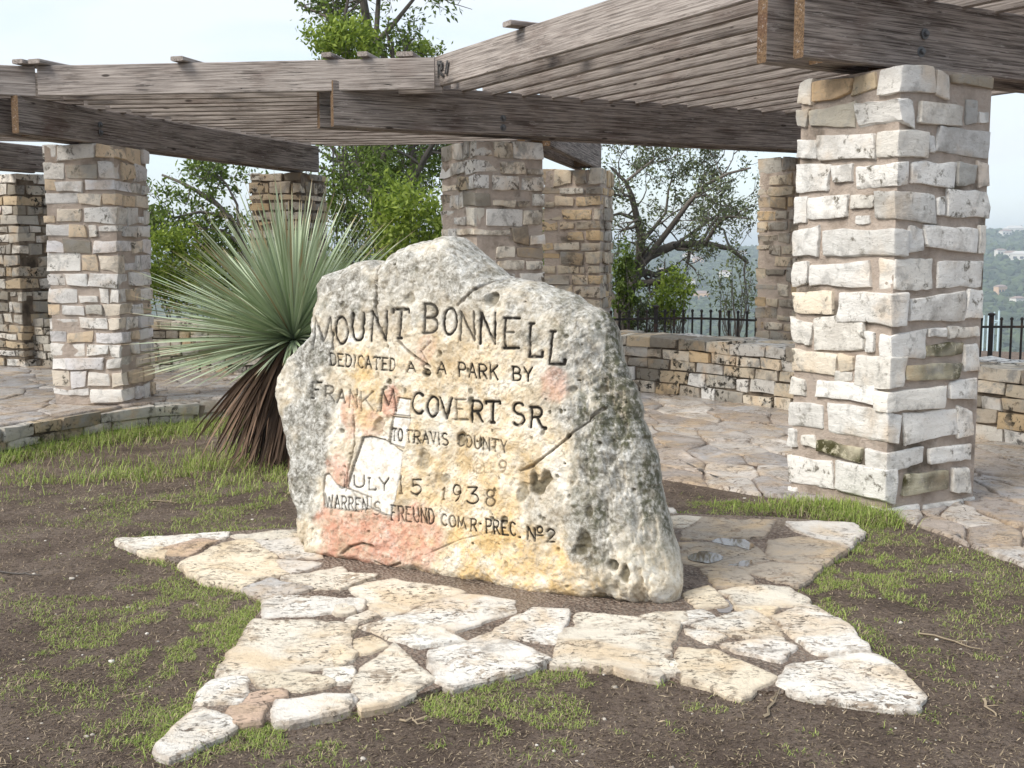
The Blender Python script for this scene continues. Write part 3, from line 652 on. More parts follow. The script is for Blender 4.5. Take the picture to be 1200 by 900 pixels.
# how far the edge rounds over: a little on the left and foot, far on the right flank
LR = 0.10 + 0.30 * sst(-0.1, 0.75, ct) * sst(-0.95, -0.4, sn) + 0.07 * sst(0.3, 0.9, sn)
fr = np.linspace(0, 1, NR) ** 0.92
RRk, THk = np.meshgrid(fr, TH, indexing='ij'); Rk = np.broadcast_to(RAD, RRk.shape); Lk = np.broadcast_to(LR, RRk.shape)
s_ = cen[0] + RRk * Rk * np.cos(THk); t_ = cen[1] + RRk * Rk * np.sin(THk)
e = (1 - RRk) * Rk; q = np.clip(e / Lk, 0, 1)
w_ = WF * np.sqrt(np.clip(1 - (1 - q) ** 2.2, 0, 1))
s1 = s_.ravel(); t1 = t_.ravel(); w1 = w_.ravel(); e1 = e.ravel(); q1 = q.ravel()
P3 = np.stack([s1, t1, w1], 1)
inn = sst(0.0, 0.06, e1)
right = sst(0.42, 0.72, s1 + 0.16 * (t1 - 0.6))
w1 = w1 + inn * (0.020 * fbm(P3 * 2.2, 3, 1) + (0.008 + 0.012 * right) * fbm(P3 * 9, 4, 2) + 0.0055 * fbm(P3 * 34, 3, 4, .6))
# ridged flutes and hollows running down the weathered right flank
w1 = w1 - right * inn * 0.045 * np.clip(fbm(np.stack([s1 * 15 + t1 * 3, t1 * 5, w1 * 3], 1), 4, 7, .6), 0, 2)
t1 = t1 + 0.006 * fbm(P3 * 12, 3, 8) * (1 - inn)
def seg_d(ax, ay, bx, by, sel):
    px, py = s1[sel] - ax, t1[sel] - ay; vx, vy = bx - ax, by - ay
    k = np.clip((px * vx + py * vy) / (vx * vx + vy * vy + 1e-12), 0, 1); return np.hypot(px - k * vx, py - k * vy)
A_pit = np.zeros_like(s1); PITN = 0.55 * fbm(np.stack([s1 * 22, t1 * 22, s1 * 0], 1), 2, 6)
def pit(x, y, rpx, dep, sy=1.0, stain=0.7):
    c_ = st(x, y); r_ = rpx * 0.0041
    dd = np.hypot(s1 - c_[0], (t1 - c_[1]) / sy) / r_ + PITN; k = sst(1.1, 0.55, dd)
    global w1, A_pit
    w1 = w1 - dep * k; A_pit = np.maximum(A_pit, k * stain)
for a in [(634,571,13,.035,1.2,.95),(616,577,8,.014,1.4,.7),(690,602,6,.018,1.6,.8),(684,632,8,.022,1.9,.9),(678,645,9,.02,.7,.9),(714,663,8,.03,.8,.9),(731,676,5,.02,1.8,.9),(580,608,4,.015,1,.9),(594,609,4,.015,1,.8),(545,515,7,.02,1.3,.7),(582,524,4,.012,1,.8),(503,436,6,.018,1,.9),(520,414,5,.015,1,.9),(555,468,4,.012,1,.9),(578,352,9,.03,1,.8),(695,455,5,.015,1,.8),(668,455,4,.012,1,.6),(392,390,4,.01,1,.6),(403,357,4,.012,1,.8),(655,644,3,.01,1,.7),(480,352,10,.012,.7,.5),(470,505,0.1,.0,1,0),(448,500,12,.02,.9,.35),(500,540,9,.014,1.3,.45),(520,562,10,.012,.8,.4),(783,690,4,.02,2.4,.8),(700,706,14,.02,.5,.6),(680,712,9,.02,.5,.7)]:
    pit(*a)
rs = np.random.RandomState(3)
for _ in range(120):
    x, y = rs.uniform(340, 780), rs.uniform(290, 690); pit(x, y, rs.uniform(1.2, 3.4), rs.uniform(.004, .014), rs.uniform(.6, 1.5), rs.uniform(.5, 1))
A_crk = np.zeros_like(s1)
def crack(pts, half, dep, stain=0.8):
    global w1, A_crk
    Pp = [st(x, y) for x, y in pts]
    for a, b_ in zip(Pp, Pp[1:]):
        lo_, hi_ = np.minimum(a, b_) - 0.06, np.maximum(a, b_) + 0.06
        sel = np.where((s1 > lo_[0]) & (s1 < hi_[0]) & (t1 > lo_[1]) & (t1 < hi_[1]))[0]
        if not len(sel): continue
        jit = 0.010 * fbm(np.stack([s1[sel] * 18, t1[sel] * 18, s1[sel] * 0], 1), 2, 12)
        k = sst(half * 1.4, half * 0.4, np.maximum(seg_d(*a, *b_, sel) + 0.35 * jit, 0)); w1[sel] -= dep * k; A_crk[sel] = np.maximum(A_crk[sel], k * stain)
crack([(612,552),(626,546),(650,528),(668,512),(700,478)], .006, .016, .7); crack([(436,300),(443,330),(442,360),(446,385)], .007, .02, .6); crack([(470,400),(490,418),(508,430)], .006, .012, .9)
crack([(580,320),(560,340),(540,358)], .006, .012, .7); crack([(418,480),(420,520),(412,555),(408,575)], .005, .012, .8); crack([(500,650),(540,632),(585,622),(600,618)], .0025, .006, .5); crack([(505,425),(498,412),(510,400)], .004, .008, .6)
crack([(404,648),(414,640),(428,636),(440,640)], .007, .015, .8); crack([(441,658),(455,665),(470,660)], .006, .012, .8); crack([(736,470),(748,520),(752,570),(760,610)], .010, .02, .6)
# mended places: pale mortar slabs let into the face
A_pale = np.zeros_like(s1)
def inpoly(poly):
    ins = np.zeros(len(s1), bool); 
    for k in range(len(poly)):
        (x1, y1), (x2, y2) = poly[k], poly[(k + 1) % len(poly)]
        c_ = (y1 > t1) != (y2 > t1)
        xi = (x2 - x1) * (t1 - y1) / (y2 - y1 + 1e-12) + x1; ins ^= c_ & (s1 < xi)
    return ins
for pl in ([(430,512),(440,511),(455,515),(476,529),(474,545),(470,565),(462,604),(455,603),(425,588),(411,570),(420,540)], [(464,488),(484,490),(478,525),(460,520)], [(470,466),(485,468),(483,488),(466,486)], [(384,556),(388,555),(398,568),(412,573),(438,583),(437,596),(415,598),(384,594),(382,575)]):
    pp = [st(x, y) for x, y in pl]; ins = inpoly(pp)
    w1[ins] = w1[ins] * 0.35 + 0.65 * (WF * 0.985) + 0.0; A_pale[ins] = 1.0
    for a, b_ in zip(pp, pp[1:] + pp[:1]):
        sel = np.where(np.hypot(s1 - (a[0] + b_[0]) / 2, t1 - (a[1] + b_[1]) / 2) < np.hypot(*(a - b_)) / 2 + 0.03)[0]
        k = sst(0.006, 0.002, seg_d(*a, *b_, sel)); w1[sel] -= 0.006 * k; A_crk[sel] = np.maximum(A_crk[sel], 0.75 * k)
# ---- carved and blackened lettering
def arc(cx, cy, rx, ry, a0, a1, n=10): return [(cx + rx * math.cos(R(a0 + (a1 - a0) * k / n)), cy + ry * math.sin(R(a0 + (a1 - a0) * k / n))) for k in range(n + 1)]
G = {'A': [[(0,0),(.5,1),(1,0)], [(.2,.36),(.8,.36)]], 'B': [[(.08,0),(.08,1)], [(0,1),(.45,1)] + arc(.45,.76,.45,.24,90,-90,8) + [(.08,.52)], [(.45,.52)] + arc(.45,.26,.5,.26,90,-90,8) + [(0,0)]],
 'C': [arc(.55,.5,.5,.5,48,312,14)], 'D': [[(.08,0),(.08,1)], [(0,1),(.4,1)] + arc(.4,.5,.58,.5,90,-90,12) + [(0,0)]], 'E': [[(.1,0),(.1,1)], [(0,1),(.9,1)], [(.1,.52),(.65,.52)], [(0,0),(1,0)]],
 'F': [[(.12,0),(.12,1)], [(0,1),(1,1)], [(.12,.54),(.7,.54)], [(0,0),(.3,0)]], 'I': [[(.5,0),(.5,1)]], 'J': [[(.7,1),(.7,.3)] + arc(.35,.3,.35,.3,0,-150,8)], 'K': [[(.1,0),(.1,1)], [(.95,1),(.12,.45)], [(.38,.62),(1,0)]],
 'L': [[(.12,1),(.12,0),(1,0)], [(0,1),(.3,1)], [(1,0),(1,.14)]], 'M': [[(0,0),(.14,1),(.5,.25),(.86,1),(1,0)]], 'N': [[(.05,0),(.05,1),(.95,0),(.95,1)]], 'O': [arc(.5,.5,.5,.5,0,360,18)], 'P': [[(.08,0),(.08,1)], [(0,1),(.5,1)] + arc(.5,.74,.45,.26,90,-90,8) + [(.08,.48)]],
 'R': [[(.08,0),(.08,1)], [(0,1),(.5,1)] + arc(.5,.75,.42,.25,90,-90,8) + [(.08,.5)], [(.45,.5),(1,0)]], 'S': [arc(.5,.75,.42,.25,40,270,10) + arc(.5,.25,.45,.25,90,-140,10)], 'T': [[(.5,0),(.5,1)], [(0,1),(1,1)], [(.38,0),(.62,0)], [(0,1),(0,.9)], [(1,1),(1,.9)]],
 'U': [[(.06,1),(.06,.35)] + arc(.5,.35,.44,.35,180,360,10) + [(.94,1)]], 'V': [[(0,1),(.5,0),(1,1)]], 'W': [[(0,1),(.25,0),(.5,.8),(.75,0),(1,1)]], 'Y': [[(0,1),(.5,.48),(1,1)], [(.5,.48),(.5,0)]], '1': [[(.2,.82),(.5,1),(.5,0)], [(.3,0),(.7,0)]],
 '5': [[(.9,1),(.25,1),(.2,.55)] + arc(.45,.32,.45,.32,110,-150,10)], '9': [arc(.5,.7,.42,.3,0,360,12), [(.92,.7)] + arc(.1,.7,.82,.7,0,-70,8)], '3': [[(.05,1),(.85,1),(.4,.6)] + arc(.42,.3,.5,.3,80,-150,10)], '8': [arc(.5,.27,.45,.27,0,360,14), arc(.5,.77,.36,.23,0,360,12)],
 '2': [arc(.5,.72,.42,.28,160,-30,9) + [(.05,0),(1,0)]], '.': [[(.3,.05),(.7,.05)]], 'o': [arc(.5,.68,.5,.32,0,360,10), [(0,.15),(1,.15)]]}
A_pnt = np.zeros_like(s1)
def letter(ch, x0, x1, y0, y1, half, ink=1.0, dep=0.008, slope=0.0):
    c0, c1, c2, c3 = st(x0, y1), st(x1, y1 + slope), st(x1, y0 + slope), st(x0, y0)
    lo_ = np.minimum.reduce([c0, c1, c2, c3]) - 0.02; hi_ = np.maximum.reduce([c0, c1, c2, c3]) + 0.02
    sel = np.where((s1 > lo_[0]) & (s1 < hi_[0]) & (t1 > lo_[1]) & (t1 < hi_[1]))[0]
    if not len(sel): return
    dm = np.full(len(sel), 9.0)
    for line in G[ch]:
        pp = [(c0 * (1 - u) + c1 * u) * (1 - v) + (c3 * (1 - u) + c2 * u) * v for u, v in line]
        for a, b_ in zip(pp, pp[1:]): dm = np.minimum(dm, seg_d(*a, *b_, sel))
    hv = half * (1 + 0.25 * fbm(np.stack([s1[sel] * 25, t1[sel] * 25, s1[sel] * 0], 1), 2, 20))
    k = sst(hv * 1.35, hv * 0.6, dm); w1[sel] -= dep * 1.4 * np.clip(1.15 - dm / (hv * 1.5), 0, 1) * (0.4 + 0.6 * ink)
    wear = np.clip(1.25 + 0.75 * fbm(np.stack([s1[sel] * 22, t1[sel] * 22, s1[sel] * 0 + 5], 1), 3, 21), 0, 1)
    A_pnt[sel] = np.maximum(A_pnt[sel], k * ink * wear)
def word(txt, x0, x1, y0, y1, half, ink=1.0, slope_total=0.0, gap=0.30, dep=0.007):
    wd = [{'I': .35, '1': .5, '.': .3, 'M': 1.15, 'W': 1.2}.get(c, .85) for c in txt]; tot = sum(wd) + gap * (len(txt) - 1); u = (x1 - x0) / tot; x = x0
    for c, w in zip(txt, wd):
        yy = slope_total * (x - x0) / (x1 - x0); letter(c, x, x + w * u, y0 + yy, y1 + yy, half, ink, dep, slope_total * w * u / (x1 - x0)); x += (w + gap) * u
Z5 = lambda ch, a, b_, c_, d2, half=.0074, ink=1.0, sl=0.0: letter(ch, 320 + a / 3, 320 + b_ / 3, 270 + c_ / 3, 270 + d2 / 3, half, ink, 0.010, sl)
for a in [('M',145,215,308,418,.006,.75),('O',225,270,305,400),('U',285,325,292,388),('N',350,408,285,388),('T',425,482,278,380),('B',540,592,260,362,.0065,.9),('O',610,655,275,368),('N',668,720,288,388,.006,.8),('N',738,795,292,400),('E',825,875,310,415),('L',905,950,328,445),('L',972,1018,355,470)]: Z5(*a)
word('DEDICATED', 388, 467, 414, 428, .0045, 1, 7); Z5('A',482,510,465,498,.0045); Z5('S',537,565,470,508,.0045,.8); Z5('A',588,620,465,505,.0045); word('PARK', 541, 587, 425, 441, .0045, 1, 4); word('BY', 604, 627, 430, 446, .0045, 1, 1)
for a in [('F',138,175,535,590,.0055),('R',188,218,548,602,.005,.7),('A',228,258,560,606,.0055,.8),('N',275,310,560,622,.005,.8),('K',320,365,568,635,.005,.6),('M',388,440,560,635,.0055,.9),('C',500,542,572,645),('O',555,592,585,655),('V',600,640,590,660),('E',650,692,595,665,.005,.7),('R',705,745,600,672),('T',755,805,602,675),('S',850,895,607,685,.0068),('R',915,955,622,692,.0068),('.',955,972,685,697,.0075)]: Z5(*a)
word('TO', 462, 474, 502, 516, .0038, 1, 1); word('TRAVIS', 480, 528, 504, 518, .0042, 1, 4); word('COUNTY', 538, 598, 508, 522, .0042, .8, 9); word('DELE', 552, 584, 545, 556, .0030, .28, -3, dep=.004); letter('9', 587, 597, 540, 554, .005, .5)
letter('J', 399, 411, 556, 572, .004, .8); letter('U', 417, 430, 557, 571, .0038); letter('L', 434, 443, 560, 574, .0038); letter('Y', 447, 458, 560, 575, .0038)
letter('1', 470, 476, 558, 578, .0055, .9); letter('5', 483, 496, 562, 579, .0045, .9); letter('1', 519, 524, 572, 585, .005, .7); letter('9', 532, 543, 568, 588, .0042); letter('3', 550, 563, 571, 590, .0045); letter('8', 571, 583, 574, 593, .0042, .75)
word('WARREN', 384, 433, 579, 594, .004, .95, 6); letter('S', 441, 449, 588, 603, .0038, .8); word('FREUND', 461, 510, 592, 609, .0046, .9, 5); word('COM', 519, 546, 602, 615, .004, .85, 5); letter('R', 553, 560, 608, 622, .004); letter('.', 563, 566, 605, 614, .005); word('PREC', 571, 606, 608, 624, .0048, 1, 4); letter('.', 608, 612, 618, 630, .005)
letter('N', 619, 628, 617, 632, .0045, 1, .008, 2); letter('o', 630, 637, 617, 629, .004); letter('2', 641, 650, 620, 635, .0042)
# ---- colour masks: stains with outlines of their own
def blob(lst):
    a = np.zeros_like(s1)
    nz = 0.45 * fbm(np.stack([s1 * 7, t1 * 7, s1 * 0], 1), 4, 31)
    for x, y, rx, ry, v in lst:
        c_ = st(x, y); dd = np.hypot((s1 - c_[0]) / (rx * .0041), (t1 - c_[1]) / (ry * .0041)) + nz; a = np.maximum(a, v * sst(1.15, 0.75, dd))
    return a
A_pink = blob([(440,640,80,42,1),(490,630,40,40,.8),(400,560,22,40,.8),(395,585,18,24,.8),(415,490,16,40,.6),(462,470,12,18,.9),(648,448,16,22,.55),(505,410,18,20,.5),(400,640,40,40,1),(440,500,18,18,.5)])
A_och = blob([(600,660,110,55,.9),(520,640,60,60,.5),(560,560,110,60,.55),(420,425,40,30,.8),(540,450,120,70,.35),(480,540,40,50,.5),(660,690,80,20,.7),(600,520,90,50,.4),(430,470,30,40,.6)])
A_grey = np.clip(blob([(360,500,50,110,1),(400,350,60,60,.9),(520,310,120,40,.9),(500,345,150,45,.75),(360,430,50,60,1),(650,370,90,40,.85),(690,440,60,90,.8),(720,560,60,140,.9),(640,600,30,40,.5),(560,350,60,40,.5)]) , 0, 1)
A_grey = np.maximum(A_grey, 0.9 * sst(0.20, 0.05, e1 + 0.10 * fbm(np.stack([s1 * 8, t1 * 8, s1 * 0], 1), 3, 71)) * sst(0.12, 0.35, t1))
A_moss = np.clip(1.05 * right * sst(-0.35, 0.25, fbm(np.stack([s1 * 13, t1 * 4, w1 * 9], 1), 4, 41)) * sst(0.05, 0.35, t1) + 0.6 * sst(0.35, 0.7, fbm(np.stack([s1 * 16, t1 * 16, w1 * 9], 1), 4, 42)) * A_grey * 0.8, 0, 1)
m, nt, b = newmat('boulder_limestone', 0.9); p = wpos(nt)
c = ramp(nt, noise(nt, p, 7, 9, 0.72, 0.4), [(0.3, (0.34, 0.26, 0.17)), (0.44, (0.55, 0.47, 0.35)), (0.54, (0.70, 0.64, 0.53)), (0.64, (0.78, 0.75, 0.68)), (0.8, (0.66, 0.62, 0.55))])
c = mix(nt, mth(nt, 'MULTIPLY', at_(nt, 'ochre'), rng(nt, noise(nt, p, 9, 8, .72), .38, .60, .1, .9)), c, (0.68, 0.46, 0.19))
gr = ramp(nt, noise(nt, p, 26, 9, 0.78, 0.5), [(0.36, (0.06, 0.056, 0.045)), (0.47, (0.27, 0.26, 0.23)), (0.56, (0.52, 0.51, 0.475)), (0.66, (0.72, 0.71, 0.68))])
c = mix(nt, mth(nt, 'MULTIPLY', at_(nt, 'grey'), rng(nt, noise(nt, p, 5, 5), .32, .55, .35, .95)), c, gr)
c = mix(nt, mth(nt, 'MULTIPLY', at_(nt, 'pink'), rng(nt, noise(nt, p, 14, 8, .7), .34, .6, .25, .9)), c, (0.58, 0.29, 0.20))
pale = mix(nt, rng(nt, noise(nt, p, 22, 6), .5, .7), (0.76, 0.73, 0.67), (0.56, 0.49, 0.40))
c = mix(nt, at_(nt, 'pale'), c, pale)
spk = rng(nt, noise(nt, p, 42, 7, 0.75), 0.56, 0.64)
c = mix(nt, mth(nt, 'MULTIPLY', spk, mth(nt, 'SUBTRACT', 0.42, mth(nt, 'MULTIPLY', at_(nt, 'pale'), 0.32))), c, (0.12, 0.10, 0.07))
c = mix(nt, mth(nt, 'MULTIPLY', at_(nt, 'moss'), rng(nt, noise(nt, p, 30, 6, .7), .38, .58, .1, .9)), c, mix(nt, noise(nt, p, 7, 3), (0.045, 0.045, 0.028), (0.10, 0.10, 0.045)))
c = mix(nt, mth(nt, 'MULTIPLY', at_(nt, 'pit'), 0.85), c, (0.09, 0.075, 0.04))
c = mix(nt, mth(nt, 'MULTIPLY', at_(nt, 'crack'), 0.8), c, (0.10, 0.075, 0.05))
c = mix(nt, at_(nt, 'paint'), c, (0.022, 0.018, 0.014))
nt.links.new(c, b.inputs['Base Color'])
bump(nt, b, mth(nt, 'ADD', noise(nt, p, 45, 8, 0.7), mth(nt, 'MULTIPLY', spk, -0.3)), 0.55, 0.018); M_ROCK = m
# back shell
NRb = 14; frb = np.linspace(1, 0, NRb + 1)[1:]
RB, TB = np.meshgrid(frb, TH, indexing='ij'); Rb = np.broadcast_to(RAD, RB.shape)
sb = cen[0] + RB * Rb * np.cos(TB); tb = cen[1] + RB * Rb * np.sin(TB); wb = -0.36 * np.sqrt(np.clip(1 - RB ** 3, 0, 1))
wb = wb + 0.03 * fbm(np.stack([sb.ravel() * 3, tb.ravel() * 3, wb.ravel() * 3], 1), 3, 50).reshape(wb.shape)
ls = np.concatenate([s1, sb.ravel()]); lt = np.concatenate([t1, tb.ravel()]); lw = np.concatenate([w1, wb.ravel()])
V = ls[:, None] * np.array(sdir) + lt[:, None] * np.array(tdir) + lw[:, None] * np.array(nn)
V[:, 2] = np.maximum(V[:, 2], -0.05)
nrow = NR + NRb; i = np.arange(nrow - 1)[:, None] * NA; j = np.arange(NA)[None, :]; j2 = (j + 1) % NA
Q = np.stack([i + j, i + NA + j, i + NA + j2, i + j2], -1).reshape(-1, 4)
rock = bigmesh('inscribed_boulder', V, Q, M_ROCK, None, RO); tag(rock, 'large pale upright limestone boulder with black carved lettering, on the star paving', 'boulder')
for nm, arr in (('paint', A_pnt), ('pit', A_pit), ('crack', A_crk), ('pale', A_pale), ('pink', A_pink * (1 - A_pale)), ('ochre', A_och), ('grey', A_grey), ('moss', A_moss)):
    attr(rock, nm, np.concatenate([arr, np.full(len(sb.ravel()), 0.7 if nm == 'grey' else 0.0)]))

# ================================================================== PERGOLA
def board(name, a, b_, h, t, mat, parent, base, bev=0.008, rg=None, droop=0.0):
    """board on edge from a to b_, underside at their height; local x runs along it"""
    a = Vector(a); b_ = Vector(b_); L = (b_ - a).length; n = max(2, int(L / 0.6)); vs = []; fs = []
    prof = [(-t/2, bev), (-t/2 + bev, 0), (t/2 - bev, 0), (t/2, bev), (t/2, h - bev), (t/2 - bev, h), (-t/2 + bev, h), (-t/2, h - bev)]
    ph = (rg.uniform(0, 9) if rg is not None else 0)
    for k in range(n + 1):
        x = L * k / n; wy = 0.006 * math.sin(x * 1.3 + ph); wz = 0.005 * math.sin(x * 0.9 + ph * 2) - droop * 4 * (k / n) * (1 - k / n)
        for (y, z) in prof: vs.append((x, y + wy, z + wz))
    for k in range(n):
        for q in range(8): c0 = 8 * k + q; c1 = 8 * k + (q + 1) % 8; fs.append([c0, c0 + 8, c1 + 8, c1][::-1])
    fs += [list(range(8))[::1], [8 * n + q for q in range(8)][::-1]]
    o = mk(name, vs, [f[::-1] for f in fs], mat, parent, a - Vector(base))
    if mat is M_BEAM:
        o.data.materials.append(M_ENDGRAIN); o.data.polygons[len(fs) - 2].material_index = 1; o.data.polygons[len(fs) - 1].material_index = 1
    d = b_ - a; o.rotation_euler = (0, -math.atan2(d.z, math.hypot(d.x, d.y)), math.atan2(d.y, d.x))
    return o
def bolt(p, n, parent, base):
    vs = []; fs = []; n = Vector(n).normalized(); t = n.cross(Vector((0, 0, 1))); u = Vector((0, 0, 1))
    for (r_, d, k) in ((0.034, 0.0, 12), (0.034, 0.006, 12), (0.020, 0.007, 12), (0.018, 0.026, 12), (0.011, 0.030, 12)):
        for q in range(k): a = 2 * math.pi * q / k; rr_ = r_ * (0.93 if (r_ < .03 and q % 2) else 1); w = t * (math.cos(a) * rr_) + u * (math.sin(a) * rr_) + n * d; vs.append(tuple(w))
    for s in range(4):
        for q in range(12): fs.append([12*s+q, 12*s+(q+1) % 12, 12*(s+1)+(q+1) % 12, 12*(s+1)+q])
    fs.append([48 + q for q in range(12)]); mk('bolt', vs, fs, M_BOLT, parent, Vector(p) - Vector(base))
BZ = 2.755; RH = 0.265
rgp = np.random.RandomState(17)
PG = Vector((-0.25, 12.07, 0)); perg = empty('timber_pergola', PG); tag(perg, 'weathered grey timber pergola of double beams and close rafters on the stone pillars', 'pergola')
def double_beam(c, d, back, fwd, half=0.135, t=0.085, BH=0.36, BZ=2.755, shift=0.05):
    c = Vector((c[0], c[1], BZ)); d = Vector((d[0], d[1], 0)).normalized(); s = Vector((d.y, -d.x, 0))
    for k, sg in enumerate((1, -1)):
        o_ = s * (half * sg); o = board('beam', c + o_ - d * (back - (shift if sg > 0 else 0)), c + o_ + d * fwd, BH, t, M_BEAM, perg, PG, rg=rgp, bev=0.010)
    # spacer blocks between the two planks
    for x in (-back + 0.5, 0.0, fwd - 0.5):
        q = c + d * x; board('spacer_block', q - d * 0.15 + Vector((0, 0, 0.01)), q + d * 0.15 + Vector((0, 0, 0.01)), BH - 0.03, half * 2 - t - 0.004, M_BEAM, perg, PG)
    return c, d, s, half + t / 2
c, d, s, hf = double_beam((P1C.x, P1C.y), U, 1.02, 4.3, BH=0.43)
for z in (0.20, 0.09):
    q = c + d * 0.02 + s * (hf + 0.001); bolt((q.x + (0.02 if z > .1 else 0), q.y, BZ + z + .02), s, perg, PG)
c, d, s, hf = double_beam((-0.15, 11.78), (0.895, 0.446), 1.82, 4.3, BH=0.42, BZ=2.785)
for z in (0.19, 0.10): q = c + d * -0.02 + s * (hf + 0.001); bolt((q.x, q.y, BZ + z), s, perg, PG)
c, d, s, hf = double_beam((-4.46, 12.45), (0.36, 0.933), 1.30, 4.35)
for z in (0.20, 0.12): q = c + d * -0.12 + s * (hf + 0.001); bolt((q.x, q.y, BZ + z), s, perg, PG)
double_beam((0.96, 15.7), (0.22, 0.975), 3.35, 0.45)
double_beam((-7.0, 16.0), (0.44, 0.898), 5.2, 0.60)
def bay(a0, b0_, a1, b1_, n, bat, RZ, name='rafter'):
    A0, B0, A1, B1 = (Vector((q[0], q[1], RZ)) for q in (a0, b0_, a1, b1_))
    for k in range(n):
        t = k / (n - 1); jit = Vector((0, 0, rgp.uniform(-0.012, 0.0)))
        o = board('fascia_board' if k == 0 else name, A0.lerp(A1, t) + jit, B0.lerp(B1, t) + jit, RH + (0.02 if k == 0 else 0), 0.05, M_RAFTER, perg, PG, rg=rgp, bev=0.006, droop=0.006)
    for (u, wd, ov) in bat:
        p = A0.lerp(B0, u); q = A1.lerp(B1, u); dd = (q - p).normalized(); z = Vector((0, 0, RH + 0.024))
        board('top_batten', p - dd * ov + z, p + dd * (0.42 + 0.3 * rgp.rand()) + z, 0.042, wd, M_RAFTER, perg, PG, rg=rgp)
fa = Vector((-0.85, 11.40, 0)); L1 = 5.9
fb = fa + W * L1
bay((fa.x, fa.y), (fb.x, fb.y), (fa.x + U.x * 5.0, fa.y + U.y * 5.0), (fb.x + U.x * 5.0, fb.y + U.y * 5.0), 16, [(0.32, 0.14, 0.16)], 3.18)
bay((-4.57, 11.30), (-0.71, 10.77), (-2.65, 16.4), (0.15, 15.9), 17, [(0.015, 0.14, 0.13), (0.38, 0.13, 0.12), (0.745, 0.10, 0.08), (0.83, 0.10, 0.08), (0.93, 0.16, 0.02)], 3.118)
bay((-9.0, 9.8), (-4.61, 11.32), (-10.4, 14.8), (-2.85, 16.5), 17, [(0.985, 0.12, 0.13)], 3.118)

# spray-painted scrawl near the far end of the right fascia board
m, nt, b = newmat('spray_paint', 0.7); put(nt, b.inputs['Base Color'], mix(nt, rng(nt, noise(nt, wpos(nt), 30, 5), .45, .6), (.035, .035, .037), (.12, .115, .11))); M_SPRAY = m
vs = []; fs = []; side = Vector((-U.x, -U.y, 0)); o0 = fa + side * 0.0275 + Vector((0, 0, 3.18 + 0.05))
for line in ([(.06,.04),(.07,.17)], [(.02,.16),(.13,.18)], [(.17,.05),(.15,.12),(.19,.17),(.24,.14),(.24,.07),(.19,.04),(.17,.05)], [(.28,.04),(.29,.17),(.35,.16),(.35,.11),(.29,.10),(.37,.04)], [(.42,.05),(.45,.15)]):
    for (x0, z0), (x1, z1) in zip(line, line[1:]):
        d = Vector((x1 - x0, z1 - z0)).normalized() * .011; n_ = Vector((-d.y, d.x)) * 1.5; k = len(vs)
        for (x, z) in ((x0 - d.x - n_.x, z0 - d.y - n_.y), (x1 + d.x - n_.x, z1 + d.y - n_.y), (x1 + d.x + n_.x, z1 + d.y + n_.y), (x0 - d.x + n_.x, z0 - d.y + n_.y)):
            w = o0 + W * (x * 1.25) + Vector((0, 0, z)) + side * (0.0095 + 0.0006 * (k // 4 % 5)) - PG; vs.append(tuple(w))
        fs.append([k, k + 1, k + 2, k + 3])
mk('spray_scrawl', vs, fs, M_SPRAY, perg)

# ================================================================== IRON FENCE beyond the wall
fx = [aty(722, 400, 15.2), aty(890, 400, 15.0), aty(1060, 400, 14.8), aty(1240, 400, 14.6)]
fence_path = smooth_path([(1.35, 15.6), (2.7, 15.35), (4.6, 15.5), (6.3, 14.9), (8.2, 13.3)], 2)
Pf, accf = resample(fence_path, 1); Lf = accf[-1]; q0, _ = at_len(Pf, accf, Lf / 2); FB = Vector((q0.x, q0.y, -0.35))
fence = empty('iron_fence', FB); tag(fence, 'low black iron picket fence outside the low wall, at the edge of the drop', 'fence')
def vbar(name, p, w, z0, z1, cap, parent, base):
    h = w / 2; vs = []; fs = []
    for (hh, z) in ((h, z0), (h, z1), (h * cap, z1 + 0.004), (h * cap, z1 + 0.028), (h * 0.4, z1 + 0.040)):
        vs += [(-hh, -hh, z), (hh, -hh, z), (hh, hh, z), (-hh, hh, z)]
    for k in range(4):
        for q in range(4): fs.append([4*k+q, 4*k+(q+1) % 4, 4*k+4+(q+1) % 4, 4*k+4+q])
    fs += [[3, 2, 1, 0], [16, 17, 18, 19]]
    return mk(name, vs, fs, M_IRON, parent, (p.x - base.x, p.y - base.y, 0))
ff = lambda t: 0.83 + 0.04 * math.sin(t * 1.3) - 0.012 * t
s_l = 0.0; k = 0
while s_l < Lf:
    q, d = at_len(Pf, accf, s_l); top = ff(s_l) + 0.35 - 0.03
    post = k % 18 == 5
    o = vbar('post' if post else 'picket', q, 0.055 if post else 0.026, -0.1, top + (0.06 if post else 0), 1.45, fence, FB); o.rotation_euler.z = math.atan2(d.y, d.x)
    s_l += 0.122; k += 1
for dz in (-0.13, -0.75):
    vs = []; fs = []; n = 40
    for k in range(n + 1):
        q, d = at_len(Pf, accf, Lf * k / n); nr_ = Vector((-d.y, d.x, 0)); z = ff(Lf * k / n) + 0.35 + dz
        for (o_, zz) in ((-.014, 0), (.014, 0), (.014, .03), (-.014, .03)): w = q + nr_ * o_ - FB; vs.append((w.x, w.y, z + zz))
    for k in range(n):
        for e_ in range(4): fs.append([4*k+e_, 4*k+4+e_, 4*k+4+(e_+1) % 4, 4*k+(e_+1) % 4])
    mk('rail', vs, fs, M_IRON, fence)
